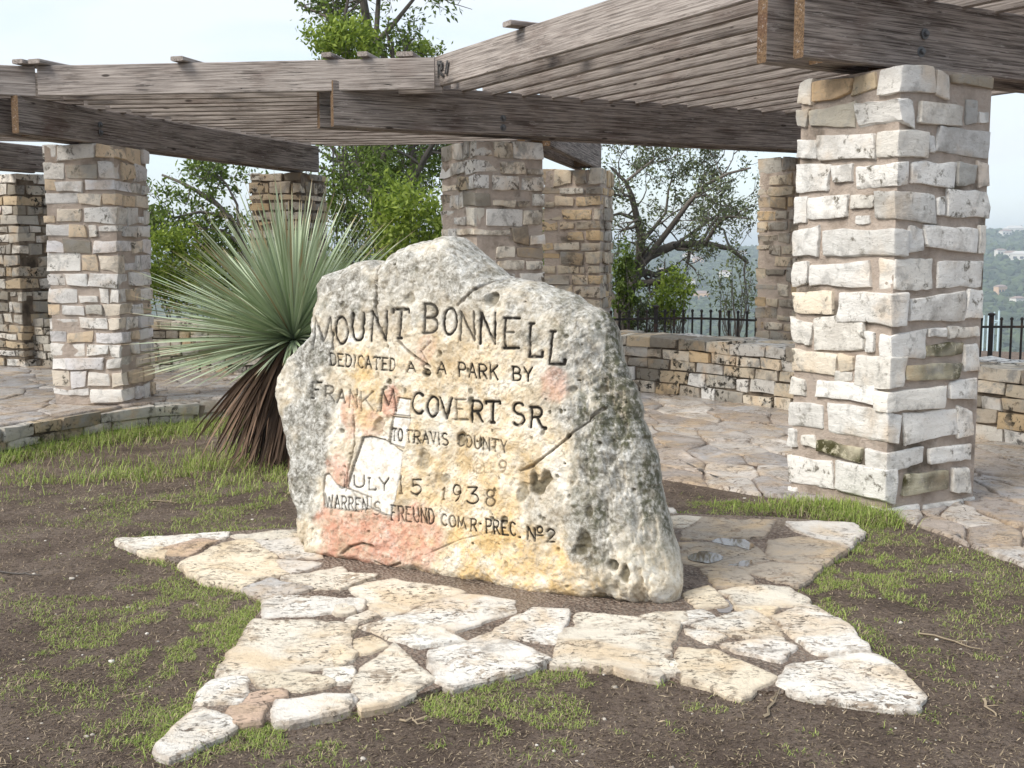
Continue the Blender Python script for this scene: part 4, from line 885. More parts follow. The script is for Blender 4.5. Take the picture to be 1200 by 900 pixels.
# ================================================================== YUCCA
YC = Vector((-1.78, 9.3, 0)); YC.z = float(ground_z(np.array([YC.x]), np.array([YC.y]))[0])
yucca = empty('beaked_yucca', YC); tag(yucca, 'spiky blue green yucca with a skirt of dead leaves, left behind the boulder', 'plant')
m, nt, b = newmat('yucca_leaf', 0.5, 0.45); oi = oinfo(nt); oc = ocoord(nt); at = at_(nt, 'shade')
c = mix(nt, mth(nt, 'ADD', mth(nt, 'MULTIPLY', at, 0.6), mth(nt, 'MULTIPLY', oi.outputs['Random'], 0.4)), (0.28, 0.36, 0.20), (0.64, 0.70, 0.53))
c = mix(nt, rng(nt, at_(nt, 'along'), 0.86, 1.0), c, (0.42, 0.30, 0.17)); nt.links.new(c, b.inputs['Base Color']); M_YUC = m
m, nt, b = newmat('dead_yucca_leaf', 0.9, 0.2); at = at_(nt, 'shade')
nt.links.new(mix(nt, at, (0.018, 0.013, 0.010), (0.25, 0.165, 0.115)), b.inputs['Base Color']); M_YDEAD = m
def blade_geo(L, wd, droop, rs, n=6, twist=0.0):
    """narrow folded blade along +x, bending down towards the tip"""
    vs = []; fs = []; al = []
    for k in range(n + 1):
        t = k / n; x = L * t; z = -droop * L * t * t; w = wd * (1 - 0.15 * t) * (1 - t ** 5) / 2 + 0.0008
        vs += [(x, -w, z + w * 0.45), (x, 0, z), (x, w, z + w * 0.45)]; al += [t] * 3
    for k in range(n):
        a = 3 * k; fs += [[a, a + 1, a + 4, a + 3], [a + 1, a + 2, a + 5, a + 4]]
    return np.array(vs), fs, np.array(al)
rs = np.random.RandomState(77)
HEAD = Vector((0, 0, 1.0))
var = []
for k in range(10):
    V, fs, al = blade_geo(rs.uniform(1.10, 1.32), rs.uniform(0.017, 0.024), rs.uniform(0.02, 0.10), rs)
    me = bpy.data.meshes.new('leaf'); me.from_pydata(V.tolist(), [], fs); me.materials.append(M_YUC); me.shade_smooth()
    a = me.attributes.new('along', 'FLOAT', 'POINT'); a.data.foreach_set('value', al.astype(np.float32))
    a = me.attributes.new('shade', 'FLOAT', 'POINT'); a.data.foreach_set('value', np.full(len(V), rs.rand(), np.float32)); var.append((me, V, fs, al))
def leaf_rot(az_, el, roll): return (Matrix.Rotation(az_, 4, 'Z') @ Matrix.Rotation(-el, 4, 'Y') @ Matrix.Rotation(roll, 4, 'X'))
dirs = []
for k in range(900):
    el = math.asin(rs.uniform(-0.22, 1.0)); az_ = rs.uniform(0, 2 * math.pi); dirs.append((az_, el, rs.uniform(-0.6, 0.6)))
SV = []; SF = []; SA = []; SS = []; nv = 0
for k, (az_, el, ro) in enumerate(dirs):
    mt = leaf_rot(az_, el, ro); p = HEAD + (mt.to_3x3() @ Vector((0.05, 0, 0)))
    if k < 300:
        o = bpy.data.objects.new('leaf', var[k % 10][0]); COL.objects.link(o); o.parent = yucca
        o.matrix_local = Matrix.Translation(p) @ mt @ Matrix.Diagonal((rs.uniform(.74, 1.06), 1, rs.uniform(.3, 2.0), 1))
    else:
        V, fs, al = var[rs.randint(10)][1:]; al = np.ones_like(al) * .97 if rs.rand() < .07 else al; sc1 = rs.uniform(.8, 1.06); M3 = np.array(mt.to_3x3()); VV = (V * np.array([sc1, 1, 1])) @ M3.T + np.array(p)
        SV.append(VV); SF += [[q + nv for q in f] for f in fs]; SA.append(al); SS.append(np.full(len(V), rs.rand())); nv += len(V)
o = mk('leaf_mass', np.concatenate(SV), SF, M_YUC, yucca, smooth=True); o['kind'] = 'stuff'; attr(o, 'along', np.concatenate(SA)); attr(o, 'shade', np.concatenate(SS))
SV = []; SF = []; SS = []; nv = 0
for k in range(1100):
    low = rs.rand() ** .7; el = R(-36) - low * R(50); az_ = rs.uniform(0, 2 * math.pi); L = rs.uniform(0.45, 1.2)
    V, fs, al = blade_geo(L, rs.uniform(0.018, 0.032), rs.uniform(0.1, 0.35) * (1 - low), rs, 5)
    M3 = np.array(leaf_rot(az_, el, rs.uniform(-1, 1)).to_3x3()); VV = V @ M3.T + np.array([math.cos(az_) * .10, math.sin(az_) * .10, 0.98 - 0.34 * low * rs.rand()])
    VV[:, 2] = np.maximum(VV[:, 2], 0.01 + 0.02 * rs.rand())
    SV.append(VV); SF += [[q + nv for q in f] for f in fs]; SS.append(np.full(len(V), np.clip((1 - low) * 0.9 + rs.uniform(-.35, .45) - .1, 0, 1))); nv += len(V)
o = mk('dead_leaf_skirt', np.concatenate(SV), SF, M_YDEAD, yucca, smooth=True); o['kind'] = 'stuff'; attr(o, 'shade', np.concatenate(SS)); o['label'] = 'hanging skirt of dry brown leaves'
vs = []; fs = []
for k, (z, r_) in enumerate(((-.05, .20), (.2, .17), (.6, .16), (.95, .14), (1.05, .05))):
    for q in range(12): a = q * math.pi / 6; vs.append((r_ * math.cos(a) * (1 + .08 * (q % 2)), r_ * math.sin(a), z))
for k in range(4):
    for q in range(12): fs.append([12*k+q, 12*k+(q+1) % 12, 12*k+12+(q+1) % 12, 12*k+12+q])
mk('trunk', vs, fs, M_BARK, yucca)

# ================================================================== TREES
def tubes(paths):
    VV = []; FF = []; nv = 0
    for pts, r0, r1 in paths:
        n = len(pts); sd = 7 if r0 > 0.05 else (5 if r0 > 0.015 else 3)
        for k, p in enumerate(pts):
            d = (pts[min(k + 1, n - 1)] - pts[max(k - 1, 0)]).normalized(); u = d.cross(Vector((0.3, 0.2, 1))).normalized(); v = d.cross(u); r_ = r0 + (r1 - r0) * k / (n - 1)
            for q in range(sd): a = 2 * math.pi * q / sd; w = p + u * (math.cos(a) * r_) + v * (math.sin(a) * r_); VV.append((w.x, w.y, w.z))
        for k in range(n - 1):
            for q in range(sd): FF.append([nv + k*sd + q, nv + k*sd + (q+1) % sd, nv + (k+1)*sd + (q+1) % sd, nv + (k+1)*sd + q])
        nv += n * sd
    return VV, FF
def grow(paths, rs, levels, counts, lens, up=0.25, spread=1.0):
    allp = list(paths); cur = list(paths); tips = []
    for lv in range(levels):
        nxt = []
        for pts, r0, r1 in cur:
            for _ in range(counts[lv]):
                t = rs.uniform(0.25, 1.0) * (len(pts) - 1); k = min(int(t), len(pts) - 2); f = t - k; p = pts[k].lerp(pts[k + 1], f); d = (pts[k + 1] - pts[k]).normalized()
                rv = Vector(rs.normal(size=3)).normalized(); d = (d * 0.6 + rv * spread + Vector((0, 0, up))).normalized()
                L = lens[lv] * rs.uniform(0.6, 1.3); npt = 5; q = [p.copy()]; dd = d.copy()
                for s in range(npt):
                    dd = (dd + Vector(rs.normal(size=3)) * 0.28 + Vector((0, 0, up * .2))).normalized(); q.append(q[-1] + dd * (L / npt))
                ra = (r0 + (r1 - r0) * t / (len(pts) - 1)) * 0.55; nxt.append((q, max(ra, .006), max(ra * 0.35, .004)))
        allp += nxt; cur = nxt
    for pts, r0, r1 in cur: tips.append(pts)
    return allp, tips
def leaves(tips, rs, n, size, scat, keep=None):
    P = []
    for k in range(n):
        t = tips[rs.randint(len(tips))]; p = t[rs.randint(1, len(t))]; P.append((p.x, p.y, p.z))
    P = np.array(P) + rs.normal(size=(n, 3)) * scat
    if keep is not None: P = P[keep(P)]; n = len(P)
    return leaf_cards(P, rs, size)
def leaf_cards(P, rs, size):
    n = len(P); a = rs.normal(size=(n, 3)); a /= np.linalg.norm(a, axis=1)[:, None]; b_ = rs.normal(size=(n, 3)); b_[:, 2] += 0.2; b_ = np.cross(a, b_); b_ /= np.linalg.norm(b_, axis=1)[:, None]
    s = size * rs.uniform(0.6, 1.3, n)[:, None]; w = 0.42
    V = np.stack([P - a * s, P + b_ * s * w, P + a * s, P - b_ * s * w], 1).reshape(-1, 3); Q = np.arange(4 * n).reshape(n, 4)
    sh = np.repeat(np.clip(rs.normal(0.45, 0.28, n), 0, 1), 4)
    return V, Q, sh
def tree(name, base, paths, rs, levels, counts, lens, nleaf, size, scat, mat, label, up=.25, spread=1.0, keep=None, cat='tree', group=None):
    base = Vector(base); T = empty(name, base); tag(T, label, cat, group)
    allp, tips = grow(paths, rs, levels, counts, lens, up, spread)
    VV, FF = tubes(allp); VV = np.array(VV) - np.array(base); mk('trunk', VV, FF, M_BARK, T, smooth=True)
    V, Q, sh = leaves(tips, rs, nleaf, size, scat, keep); o = bigmesh('crown', V - np.array(base), Q, mat, T, smooth=False); attr(o, 'shade', sh)
    return T
def pxpath(pts, Y, r0, r1, dy=0.0): return ([aty(x, y, Y + dy * k / (len(pts) - 1)) for k, (x, y) in enumerate(pts)], r0, r1)
gz = lambda x, y: float(ground_z(np.array([x]), np.array([y]))[0])
Z6 = lambda L: [(680 + x / 3, 150 + y / 3) for x, y in L]
Y2 = 18.5; rs = np.random.RandomState(4)
pp = [pxpath(Z6([(150,720),(155,610),(180,530),(205,480)]), Y2, .17, .13), pxpath(Z6([(205,480),(240,450),(330,412),(440,405),(530,425),(590,475)]), Y2, .10, .025, .8), pxpath(Z6([(205,480),(215,400),(200,320),(182,240),(160,190),(110,140)]), Y2, .08, .02, -.6),
      pxpath(Z6([(240,450),(310,360),(380,265),(440,200),(520,160),(600,140)]), Y2, .055, .014, -.8), pxpath(Z6([(215,400),(260,350),(300,300),(310,220),(330,150)]), Y2, .04, .012, .6), pxpath(Z6([(330,412),(420,350),(500,290),(560,270)]), Y2, .032, .01, .9), pxpath(Z6([(440,405),(480,340),(520,310),(600,320)]), Y2, .04, .012, -.6), pxpath(Z6([(200,320),(140,300),(100,310)]), Y2, .04, .015), pxpath(Z6([(160,190),(210,150),(260,110),(250,60)]), Y2, .03, .01)]
tree('live_oak', (pp[0][0][0].x, Y2, gz(pp[0][0][0].x, Y2)), pp, rs, 3, (5, 4, 3), (0.8, 0.45, 0.25), 10500, 0.034, 0.06, M_GREYLEAF, 'gnarled live oak with sparse grey green leaves, framed by the pergola beside the nearest pillar', up=0.05)
# tall tree behind the left bay
Y1 = 21.0; rs = np.random.RandomState(9)
pp = [pxpath([(452,330),(448,260),(440,200),(432,140),(425,90),(432,40),(424,-10)], Y1, .20, .07, .6), pxpath([(440,200),(465,150),(470,100),(440,50),(445,-20)], Y1, .10, .04), pxpath([(425,90),(400,50),(385,20),(350,5)], Y1, .07, .02, .8), pxpath([(432,60),(460,30),(480,5),(500,-20)], Y1, .06, .02), pxpath([(448,260),(480,220),(500,180),(520,150)], Y1, .09, .03, -.5), pxpath([(445,240),(410,210),(395,180),(380,160)], Y1, .08, .03, .5), pxpath([(405,90),(400,40),(408,0),(400,-30)], Y1, .05, .02), pxpath([(470,330),(478,250),(485,190),(478,150)], Y1 + .8, .10, .06)]
tree('oak_tree', (pp[0][0][0].x, Y1, gz(pp[0][0][0].x, Y1)), pp, rs, 3, (6, 4, 3), (1.2, 0.6, 0.35), 9000, 0.055, 0.09, M_LEAF, 'tall leafy oak rising above the pergola behind the yucca', up=0.15)
# slim tree with long bare branches behind the left gap
Y3 = 19.5; rs = np.random.RandomState(14)
pp = [pxpath([(292,330),(285,290),(270,255),(250,235),(215,215),(190,205)], Y3, .07, .02, .5), pxpath([(270,255),(235,248),(205,255),(180,250)], Y3, .035, .012, -.5), pxpath([(285,290),(262,270),(230,268),(195,285)], Y3, .035, .012), pxpath([(280,275),(278,240),(265,215),(250,200)], Y3, .03, .012)]
tree('slim_tree', (pp[0][0][0].x, Y3, gz(pp[0][0][0].x, Y3)), pp, rs, 3, (5, 4, 2), (0.7, 0.4, 0.25), 3600, 0.048, 0.07, M_LEAF, 'slim tree with thin branches against the sky between the left pillars', up=0.12)
def bush(name, px, py, Y, rx, rz_, n, size, mat, label, seed, ry=None, cat='shrub', holes=0.35, group=None):
    """rounded shrub: stems fanning from the ground and leaves in clumps through its volume"""
    rs = np.random.RandomState(seed); c0 = aty(px, py, Y); ry = ry or rx * 0.8; g = gz(c0.x, Y); base = Vector((c0.x, Y, g)); T = empty(name, base); tag(T, label, cat, group)
    K = 42; C = rs.normal(size=(K, 3)); C /= np.linalg.norm(C, axis=1)[:, None]; C *= (rs.uniform(0.15, 1, K) ** 0.5)[:, None]; C = C * np.array([rx, ry, rz_]) + np.array(c0)
    C[:, 2] = np.maximum(C[:, 2], g + 0.1)
    paths = []
    for q in C[::2]:
        e_ = Vector(q); mid = base.lerp(e_, .5) + Vector(rs.normal(size=3)) * 0.10; paths.append(([base + Vector((rs.normal() * .12, rs.normal() * .12, -.05)), mid, e_], 0.012, 0.004))
    VV, FF = tubes(paths); mk('stems', np.array(VV) - np.array(base), FF, M_BARK, T)
    kk = rs.randint(0, K, n); P = C[kk] + rs.normal(size=(n, 3)) * (min(rx, rz_) * 0.21); P[:, 2] = np.maximum(P[:, 2], g)
    V, Q, sh = leaf_cards(P, rs, size); o = bigmesh('foliage', V - np.array(base), Q, mat, T, smooth=False); attr(o, 'shade', sh); return T
bush('leafy_shrub', 402, 50, 19.8, .62, .42, 2600, .05, M_BRIGHT, 'bright green leaf clump of a tall shrub above the pergola, left of the oak trunk', 1)
bush('leafy_shrub', 490, 62, 23, .5, .25, 900, .05, M_BRIGHT, 'small bright green shrub top peeping over the pergola, right of the oak', 2)
bush('leafy_shrub', 482, 262, 18.6, .75, .80, 4200, .05, M_BRIGHT, 'bright green shrub right of the yucca, behind the boulder top', 3)
bush('leafy_shrub', 425, 240, 19.6, .70, 1.1, 4200, .05, M_LEAF, 'dark green shrub between the yucca and the pillar behind the boulder', 4)
bush('leafy_shrub', 210, 320, 18.2, .62, .75, 4200, .045, M_BRIGHT, 'bright green shrub between the left pillar and the yucca', 5)
bush('leafy_shrub', 262, 310, 20.0, .75, .95, 3600, .05, M_LEAF, 'darker green shrub behind the left side of the yucca', 6)
bush('leafy_shrub', 632, 300, 19.5, .5, 1.1, 2600, .045, M_BRIGHT, 'green shrub glimpsed in the gap between the two middle pillars', 7)
bush('leafy_shrub', 733, 335, 17.6, .22, .65, 1500, .04, M_LEAF, 'narrow green shrub at the foot of the gnarled oak', 8)
bush('leafy_shrub', 788, 345, 17.2, .30, .36, 1000, .042, M_BRIGHT, 'small bright yellow green shrub behind the iron fence', 9)
bush('leafy_shrub', 762, 372, 17.9, .50, .28, 1200, .04, M_GREYLEAF, 'low grey green brush under the gnarled oak', 10)
bush('leafy_shrub', 862, 345, 17.6, .36, .60, 520, .036, M_GREYLEAF, 'thin wispy shrub in front of the far hills beside the tan pillar', 11)
bush('leafy_shrub', 560, 300, 21.5, 1.0, 1.4, 3000, .055, M_LEAF, 'dark green shrub hidden behind the pillar behind the boulder', 12)
bush('leafy_shrub', 345, 300, 21.5, 1.0, 1.1, 3000, .055, M_LEAF, 'dark green shrub directly behind the yucca crown', 13)
bush('leafy_shrub', 470, 190, 22.5, .9, .8, 2600, .055, M_LEAF, 'dark leafy mass under the pergola beams, around the oak trunk', 15)

# ================================================================== GRASS AND LITTER
rs = np.random.RandomState(21)
def strip_in(x, y):      # inside the terrace or star paving
    IP = np.concatenate([IN, OU[::-1]]); SPp = np.array([(p.x, p.y) for p in SP]); r_ = np.zeros(len(x), bool)
    for poly in (IP, SPp):
        ins = np.zeros(len(x), bool)
        for k in range(len(poly)):
            (x1, y1), (x2, y2) = poly[k], poly[(k + 1) % len(poly)]; ins ^= ((y1 > y) != (y2 > y)) & (x < (x2 - x1) * (y - y1) / (y2 - y1 + 1e-12) + x1)
        r_ |= ins
    return r_
def edge_dist(x, y):
    SPp = np.array([(p.x, p.y) for p in SP]); d = np.full(len(x), 9.0)
    for k in range(len(SPp)):
        a, b_ = SPp[k], SPp[(k + 1) % len(SPp)]; v = b_ - a; t = np.clip(((x - a[0]) * v[0] + (y - a[1]) * v[1]) / (v @ v), 0, 1); d = np.minimum(d, np.hypot(x - a[0] - t * v[0], y - a[1] - t * v[1]))
    return d
def blades(n, px, py, sx, sy, hgt, wd, clump=0.6, thresh=0.0, seed=0, zoff=0.0, lean=0.6, near_edge=None):
    """tufts scattered on the ground round a spot; n candidates are thinned by a noise field"""
    c0 = onz(px, py, -0.06); x = c0.x + rs.normal(size=n) * sx; y = c0.y + rs.normal(size=n) * sy
    f = fbm(np.stack([x * 3.0, y * 3.0, x * 0], 1), 3, 60) + 0.7 * fbm(np.stack([x * 11, y * 11, x * 0], 1), 2, 61)
    ok = (f > thresh) & ~strip_in(x, y)
    if near_edge: ok &= edge_dist(x, y) < near_edge
    x, y = x[ok], y[ok]; return np.stack([x, y, ground_z(x, y)], 1), np.full(len(x), hgt), np.full(len(x), wd), lean
spots = [  # n, px, py, sx, sy, height, width, threshold
 (9000, 215, 710, .50, .50, .046, .0034, .12), (5000, 150, 780, .45, .35, .042, .0034, .35), (6000, 285, 760, .22, .42, .05, .0034, 0), (4000, 270, 650, .4, .25, .046, .0034, .1), (3500, 60, 700, .5, .5, .04, .0034, .5), (2500, 240, 870, .2, .16, .05, .0034, .1),
 (9000, 950, 690, .35, .50, .05, .0034, -.1), (8000, 1060, 680, .50, .45, .045, .0034, .15), (5000, 1130, 780, .5, .4, .04, .0034, .45), (3000, 1000, 640, .35, .25, .06, .0036, -.2), (5000, 560, 850, .7, .2, .04, .0032, .4), (2500, 450, 840, .25, .12, .045, .0034, .1), (2500, 690, 800, .3, .12, .045, .0034, .1), (2500, 420, 870, .4, .12, .04, .0034, .4), (3000, 900, 850, .6, .2, .035, .0034, .5),
 (4200, 240, 528, .6, .5, .18, .0055, -.1), (2000, 90, 532, .8, .35, .12, .0055, .1), (2500, 320, 560, .3, .45, .10, .005, -.2), (4000, 120, 575, 1.2, .5, .07, .004, .25), (3500, 190, 610, .8, .4, .05, .0036, .25), (3000, 290, 590, .4, .4, .07, .004, .1),
 (3200, 965, 605, .18, .10, .11, .0045, -.6), (2600, 1030, 618, .16, .10, .12, .0045, -.6), (1800, 890, 598, .18, .10, .06, .0045, -.2), (1500, 860, 600, .25, .12, .04, .004, .1)]
GP = []; GH = []; GW = []
for (n, px, py, sx, sy, h, w, th) in spots:
    P, hh, ww, _ = blades(int(n * 1.9) if h < .08 else n, px, py, sx, sy, h * (.72 if h < .08 else 1), w * (.68 if h < .08 else .9), thresh=th); GP.append(P); GH.append(hh); GW.append(ww)
# long grass under the terrace edging
n = 15000; q_ = np.array([[p.x, p.y] for p in edge_path]); t_ = rs.uniform(0, len(q_) - 1.001, n); k_ = t_.astype(int); f_ = (t_ - k_)[:, None]
xy = q_[k_] * (1 - f_) + q_[k_ + 1] * f_ + np.stack([rs.normal(0, .06, n), -np.abs(rs.gamma(1.2, .26, n)) - .02], 1)
ok = (fbm(np.stack([xy[:, 0] * 2.2, xy[:, 1] * 2.2, xy[:, 0] * 0], 1), 3, 69) > -0.35) & (xy[:, 0] > -5.6)
xy = xy[ok]; GP.append(np.stack([xy[:, 0], xy[:, 1], ground_z(xy[:, 0], xy[:, 1])], 1)); GH.append(np.full(len(xy), .17)); GW.append(np.full(len(xy), .0055))
# blades crowding against the rim of the star
x = rs.uniform(-2.6, 2.6, 60000); y = rs.uniform(3.2, 7.5, 60000); ed = edge_dist(x, y)
ok = (ed < 0.05 + 0.06 * rs.rand(len(x))) & ~strip_in(x, y) & (fbm(np.stack([x * 2, y * 2, x * 0], 1), 3, 66) > -0.25) & ~((x > -0.6) & (x < 0.9) & (y < 5) & (rs.rand(len(x)) < .6)) & ~((x > .6) & (y < 4.6) & (rs.rand(len(x)) < .9))
x, y = x[ok], y[ok]; GP.append(np.stack([x, y, ground_z(x, y)], 1)); GH.append(np.full(len(x), .055)); GW.append(np.full(len(x), .0036))
def grass_mesh(name, P, Hh, Ww, mat, label, lean=1.15, cat='grass'):
    n = len(P); a = rs.uniform(0, 2 * math.pi, n); h = Hh * rs.uniform(0.45, 1.35, n); ln = np.abs(rs.normal(lean, .45, n)); ln = np.where(Hh > .08, ln * .65, ln); d = np.stack([np.cos(a), np.sin(a), a * 0], 1); sd = np.stack([-np.sin(a), np.cos(a), a * 0], 1) * (Ww / 2)[:, None]
    z = np.array([0, 0, 1.0]); nl = np.sqrt(1 + ln * ln); m1 = P + d * (h * ln * .40 / nl)[:, None] + z * (h * .48 / nl)[:, None]; tp = P + d * (h * ln * 1.05 / nl)[:, None] + z * (h * np.clip(.95 - .45 * ln, .12, 1) / nl)[:, None]
    V = np.stack([P - sd, P + sd, m1 - sd * .8, m1 + sd * .8, tp], 1).reshape(-1, 3); k = np.arange(n)[:, None] * 5
    T = np.concatenate([k + np.array([[0, 1, 3]]), k + np.array([[0, 3, 2]]), k + np.array([[2, 3, 4]])]); o = bigmesh(name, V, T, mat, smooth=False)
    attr(o, 'shade', np.repeat(np.clip(rs.normal(.5, .33, n), 0, 1), 5)); tag(o, label, cat, kind='stuff'); return o
GP = np.concatenate(GP); GH = np.concatenate(GH); GW = np.concatenate(GW)
dry = rs.rand(len(GP)) < 0.32
grass_mesh('grass', GP[~dry], GH[~dry], GW[~dry], M_GRASS, 'patchy short green grass round the star paving')
n = 34000; x = rs.uniform(-4.5, 4.2, n); y = rs.uniform(3.1, 10.5, n); ok = ~strip_in(x, y); DP = np.stack([x, y, ground_z(x, y)], 1)[ok]
grass_mesh('dry_grass', np.concatenate([GP[dry], DP]), np.concatenate([GH[dry], np.full(len(DP), .035)]), np.concatenate([GW[dry], np.full(len(DP), .0026)]), M_DRYGRASS, 'scattered dry straw coloured grass stalks on the soil', 1.6)
# wood chips, straw and leaf litter lying on the soil
n = 120000; y = 3.0 + 8.5 * rs.rand(n) ** 1.7; x = rs.uniform(-1, 1, n) * (0.6 + 0.50 * y); ok = ~strip_in(x, y); x, y = x[ok], y[ok]; n = len(x)
P = np.stack([x, y, ground_z(x, y) + 0.003], 1); a = rs.uniform(0, 2 * math.pi, n); L = np.where(rs.rand(n) < .12, rs.gamma(2.0, .006, n), rs.gamma(2.0, .002, n)) + .002; wd = rs.uniform(.0010, .0032, n); tl = rs.normal(0, .25, n)
d = np.stack([np.cos(a), np.sin(a), tl], 1) * L[:, None]; s_d = np.stack([-np.sin(a), np.cos(a), rs.normal(0, .3, n)], 1) * wd[:, None]
V = np.stack([P - d, P + s_d, P + d, P - s_d], 1).reshape(-1, 3); o = bigmesh('leaf_litter', V, np.arange(4 * n).reshape(n, 4), M_DRYGRASS, smooth=False); attr(o, 'shade', np.repeat(np.clip(rs.normal(.10, .36, n), 0, 1), 4)); tag(o, 'fine wood chips and leaf litter strewn over the soil', 'litter', kind='stuff')
# pebbles
n = 700; y = 3.2 + 7 * rs.rand(n) ** 1.5; x = rs.uniform(-1, 1, n) * (0.5 + 0.48 * y); ok = ~strip_in(x, y); x, y = x[ok], y[ok]; u, fsq = cube_grid(2, 2, 2); u = u / np.linalg.norm(u, axis=1)[:, None] ; u = np.nan_to_num(u)
VV = []; QQ = []; zz = ground_z(x, y)
for k in range(len(x)):
    r_ = 0.002 + rs.gamma(1.2, .0018); VV.append(u * np.array([r_ * rs.uniform(.8, 1.6), r_, r_ * .7]) + rs.normal(size=u.shape) * r_ * .15 + np.array([x[k], y[k], zz[k] + r_ * .2])); QQ.append(np.array(fsq) + k * len(u))
m, nt, b = newmat('pebble', .9); put(nt, b.inputs['Base Color'], ramp(nt, noise(nt, wpos(nt), 9, 2), [(.4, (.30, .26, .21)), (.6, (.62, .58, .52))]))
o = bigmesh('gravel', np.concatenate(VV), np.concatenate(QQ), m); tag(o, 'scattered small pale pebbles on the soil', 'gravel', kind='stuff')
# fallen twigs one can pick out
for (x0, y0, x1, y1, lb) in [(0, 674, 45, 678, 'dark fallen twig on the soil near the left edge'), (893, 851, 912, 820, 'pale bent twig on the soil in front of the star'), (1080, 752, 1150, 770, 'thin fallen twig on the soil at the right'), (1150, 830, 1165, 850, 'short pale twig on the soil near the lower right corner'), (470, 851, 498, 858, 'short pale twig on the soil before the star'), (175, 583, 206, 588, 'thin twig on the soil left of the boulder')]:
    a, b_ = onz(x0, y0, -.045), onz(x1, y1, -.045); base = a.copy(); base.z = gz(a.x, a.y); pts = []
    for k in range(7): q = a.lerp(b_, k / 6); q.x += rs.normal() * .008; q.y += rs.normal() * .008; q.z = gz(q.x, q.y) + .010; pts.append(q - base)
    VV, FF = tubes([(pts, .006, .003), ([pts[3], pts[3] + (pts[5] - pts[3]) + Vector((.03, .05, .01))], .003, .002)]); o = mk('twig', VV, FF, M_BARK if 'dark' in lb else M_DRYGRASS, None, base); tag(o, lb, 'twig', 'fallen twigs')
    attr(o, 'shade', np.full(len(VV), .6))

# ================================================================== FAR SIDE OF THE VALLEY
rs = np.random.RandomState(30); n = 15000
r_ = 900 + 2700 * rs.rand(n) ** 0.8; az_ = np.concatenate([rs.uniform(R(2), R(15), n * 6 // 10), rs.uniform(R(15), R(29), n - n * 6 // 10)])
x = r_ * np.sin(az_); y = r_ * np.cos(az_); z = ground_z(x, y); bmt = bmesh.new(); bmesh.ops.create_icosphere(bmt, subdivisions=1, radius=1.0); iv = np.array([v.co[:] for v in bmt.verts]); iq = np.array([[v.index for v in f.verts] for f in bmt.faces]); bmt.free()
s = rs.uniform(4.5, 9.0, n) ; V = iv[None] * np.stack([s, s, s * .8], 1)[:, None] * (1 + .28 * rs.normal(size=(n, len(iv), 1))) + np.stack([x, y, z + s * .3], 1)[:, None]
Q = (iq[None] + np.arange(n)[:, None, None] * len(iv)).reshape(-1, 3); o = bigmesh('far_woodland', V.reshape(-1, 3), Q, M_FARLEAF, smooth=False); attr(o, 'shade', np.repeat(rs.rand(n), len(iv))); tag(o, 'hazy wooded hillsides across the valley', 'woodland', kind='stuff')
def march(px, py):
    r = ray(px, py); k = 500.0
    while k < 6500:
        p = Vector((0, 0, EYE)) + r * k
        if p.z < gz(p.x, p.y): return p
        k += 12
    return None
def flat(name, col, rough=.8):
    m, nt, b = newmat(name, rough); put(nt, b.inputs['Base Color'], mix(nt, noise(nt, wpos(nt), .2, 3), tuple(c * .85 for c in col), col)); return m
M_HW = flat('house_wall', (.72, .68, .62)); M_HW2 = flat('house_wall_warm', (.62, .42, .28)); M_HR = flat('house_roof', (.30, .22, .19)); M_HR2 = flat('house_roof_pale', (.55, .53, .5)); M_GLASS = flat('house_window', (.05, .06, .08), .2)
spots = [(1189,273,34,1,'broad white building block on the far ridge at the right edge'),(1178,277,16,0,'small house left of the white building block on the far ridge'),(1196,307,30,1,'long pale roofed house low on the far slope at the right edge'),(1184,303,18,0,'middle house in the row on the far slope right of the nearest pillar'),(1172,301,12,0,'leftmost small house in the row on the far slope right of the nearest pillar'),
 (1172,347,14,2,'orange brown house among trees above the right end of the iron fence'),(1192,358,18,0,'white house nearest above the right end of the iron fence'),(808,305,20,0,'highest white house on the far hill under the gnarled oak'),(818,310,14,2,'tan house just right of the highest white house under the oak'),(775,322,16,0,'white house on the far hill left under the oak branch'),
 (822,352,22,2,'wide tan house low on the far hill above the iron fence'),(808,338,14,0,'white house in mid slope above the wide tan house'),(850,325,16,0,'white house on the far hill left of the tan pillar'),(868,302,16,0,'high white house beside the tan pillar on the far hill')]
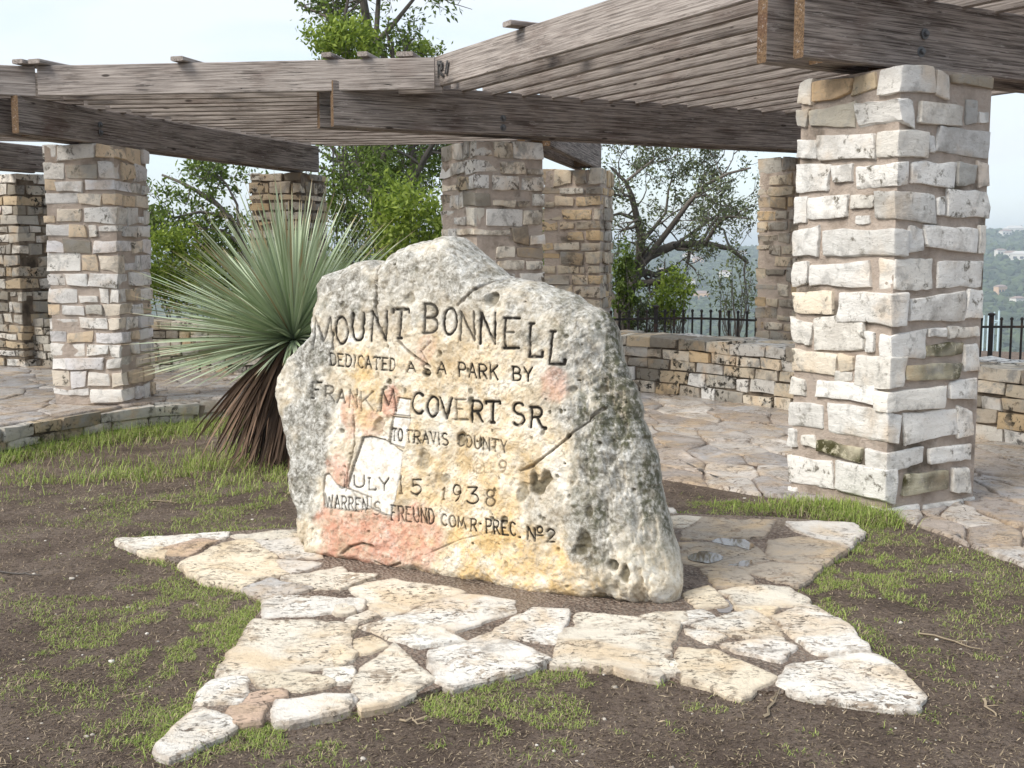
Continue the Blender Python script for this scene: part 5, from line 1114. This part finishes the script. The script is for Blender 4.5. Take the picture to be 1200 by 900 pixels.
for k, (px, py, L, kind, lb) in enumerate(spots):
    p = march(px, py)
    if p is None: continue
    dist = p.length; w = L * dist / 2600 * 1.0 + 8; d_ = w * .55; h = 7 + (k % 3) * 2; ang = rs.uniform(-.5, .5); Hh = empty('far_house', (p.x, p.y, p.z + 2), ang)
    tag(Hh, lb, 'house', 'houses on the far hillside')
    c = cube_grid(1, 1, 1); mk('wall', c[0] * np.array([w / 2, d_ / 2, h / 2 + 2]) + np.array([0, 0, h / 2]), c[1], M_HW2 if kind == 2 else M_HW, Hh)
    e = .8; mk('roof', [(-w/2-e, -d_/2-e, h+2), (w/2+e, -d_/2-e, h+2), (w/2+e, d_/2+e, h+2), (-w/2-e, d_/2+e, h+2), (-w/2+d_*.4, 0, h+2+d_*.28), (w/2-d_*.4, 0, h+2+d_*.28)], [[0,1,5,4],[1,2,5],[2,3,4,5],[3,0,4],[3,2,1,0]], M_HR2 if kind == 1 else M_HR, Hh)
    for q in range(3):
        x = -w / 2 + w * (q + .5) / 3; mk('window', c[0] * np.array([w * .09, .12, h * .2]) + np.array([x, -d_/2 - .08, h * .55]), c[1], M_GLASS, Hh)
# pale blue lattice mast standing in the valley
p = aty(1164, 384, 420); mast = empty('lattice_mast', (p.x, p.y, p.z)); tag(mast, 'pale blue steel frame rising behind the iron fence at the right', 'mast')
M_MAST = flat('pale_blue_steel', (.55, .68, .74), .5)
mu = 420 / 1340
def barw(a, b_, r_, nm): VV, FF = tubes([([Vector(a), Vector(a).lerp(Vector(b_), .5), Vector(b_)], r_, r_)]); mk(nm, VV, FF, M_MAST, mast)
for sx in (-6, 6): barw((sx*mu, 0, -20), (sx*mu, 0, (14 if sx < 0 else 20)*mu), .35, 'leg'); barw((sx*mu, 4, -20), (sx*mu, 4, (14 if sx < 0 else 18)*mu), .25, 'leg')
for zz in (1, 8): barw((-6*mu, 0, zz*mu), (6*mu, 0, zz*mu), .25, 'cross_bar')
barw((-6*mu, 0, 1*mu), (6*mu, 0, 8*mu), .18, 'brace')

# ================================================================== HAZE
m = bpy.data.materials.new('haze_air'); m.use_nodes = True; nt = m.node_tree; nt.nodes.remove(nt.nodes['Principled BSDF'])
v = nt.nodes.new('ShaderNodeVolumePrincipled'); v.inputs['Color'].default_value = (0.80, 0.89, 1.0, 1); v.inputs['Density'].default_value = 0.00021; v.inputs['Anisotropy'].default_value = 0.2
nt.links.new(v.outputs[0], nt.nodes['Material Output'].inputs['Volume'])
c = cube_grid(1, 1, 1); zlo = float(GZ.min()) - 1.5; zhi = max(float(GZ.max()) + 25, 30)
haze = mk('haze', c[0] * np.array([7200, 7200, (zhi - zlo) / 2]) + np.array([0, 0, (zhi + zlo) / 2]), c[1], m); tag(haze, 'thin pale blue haze in the valley air', 'haze', kind='stuff')
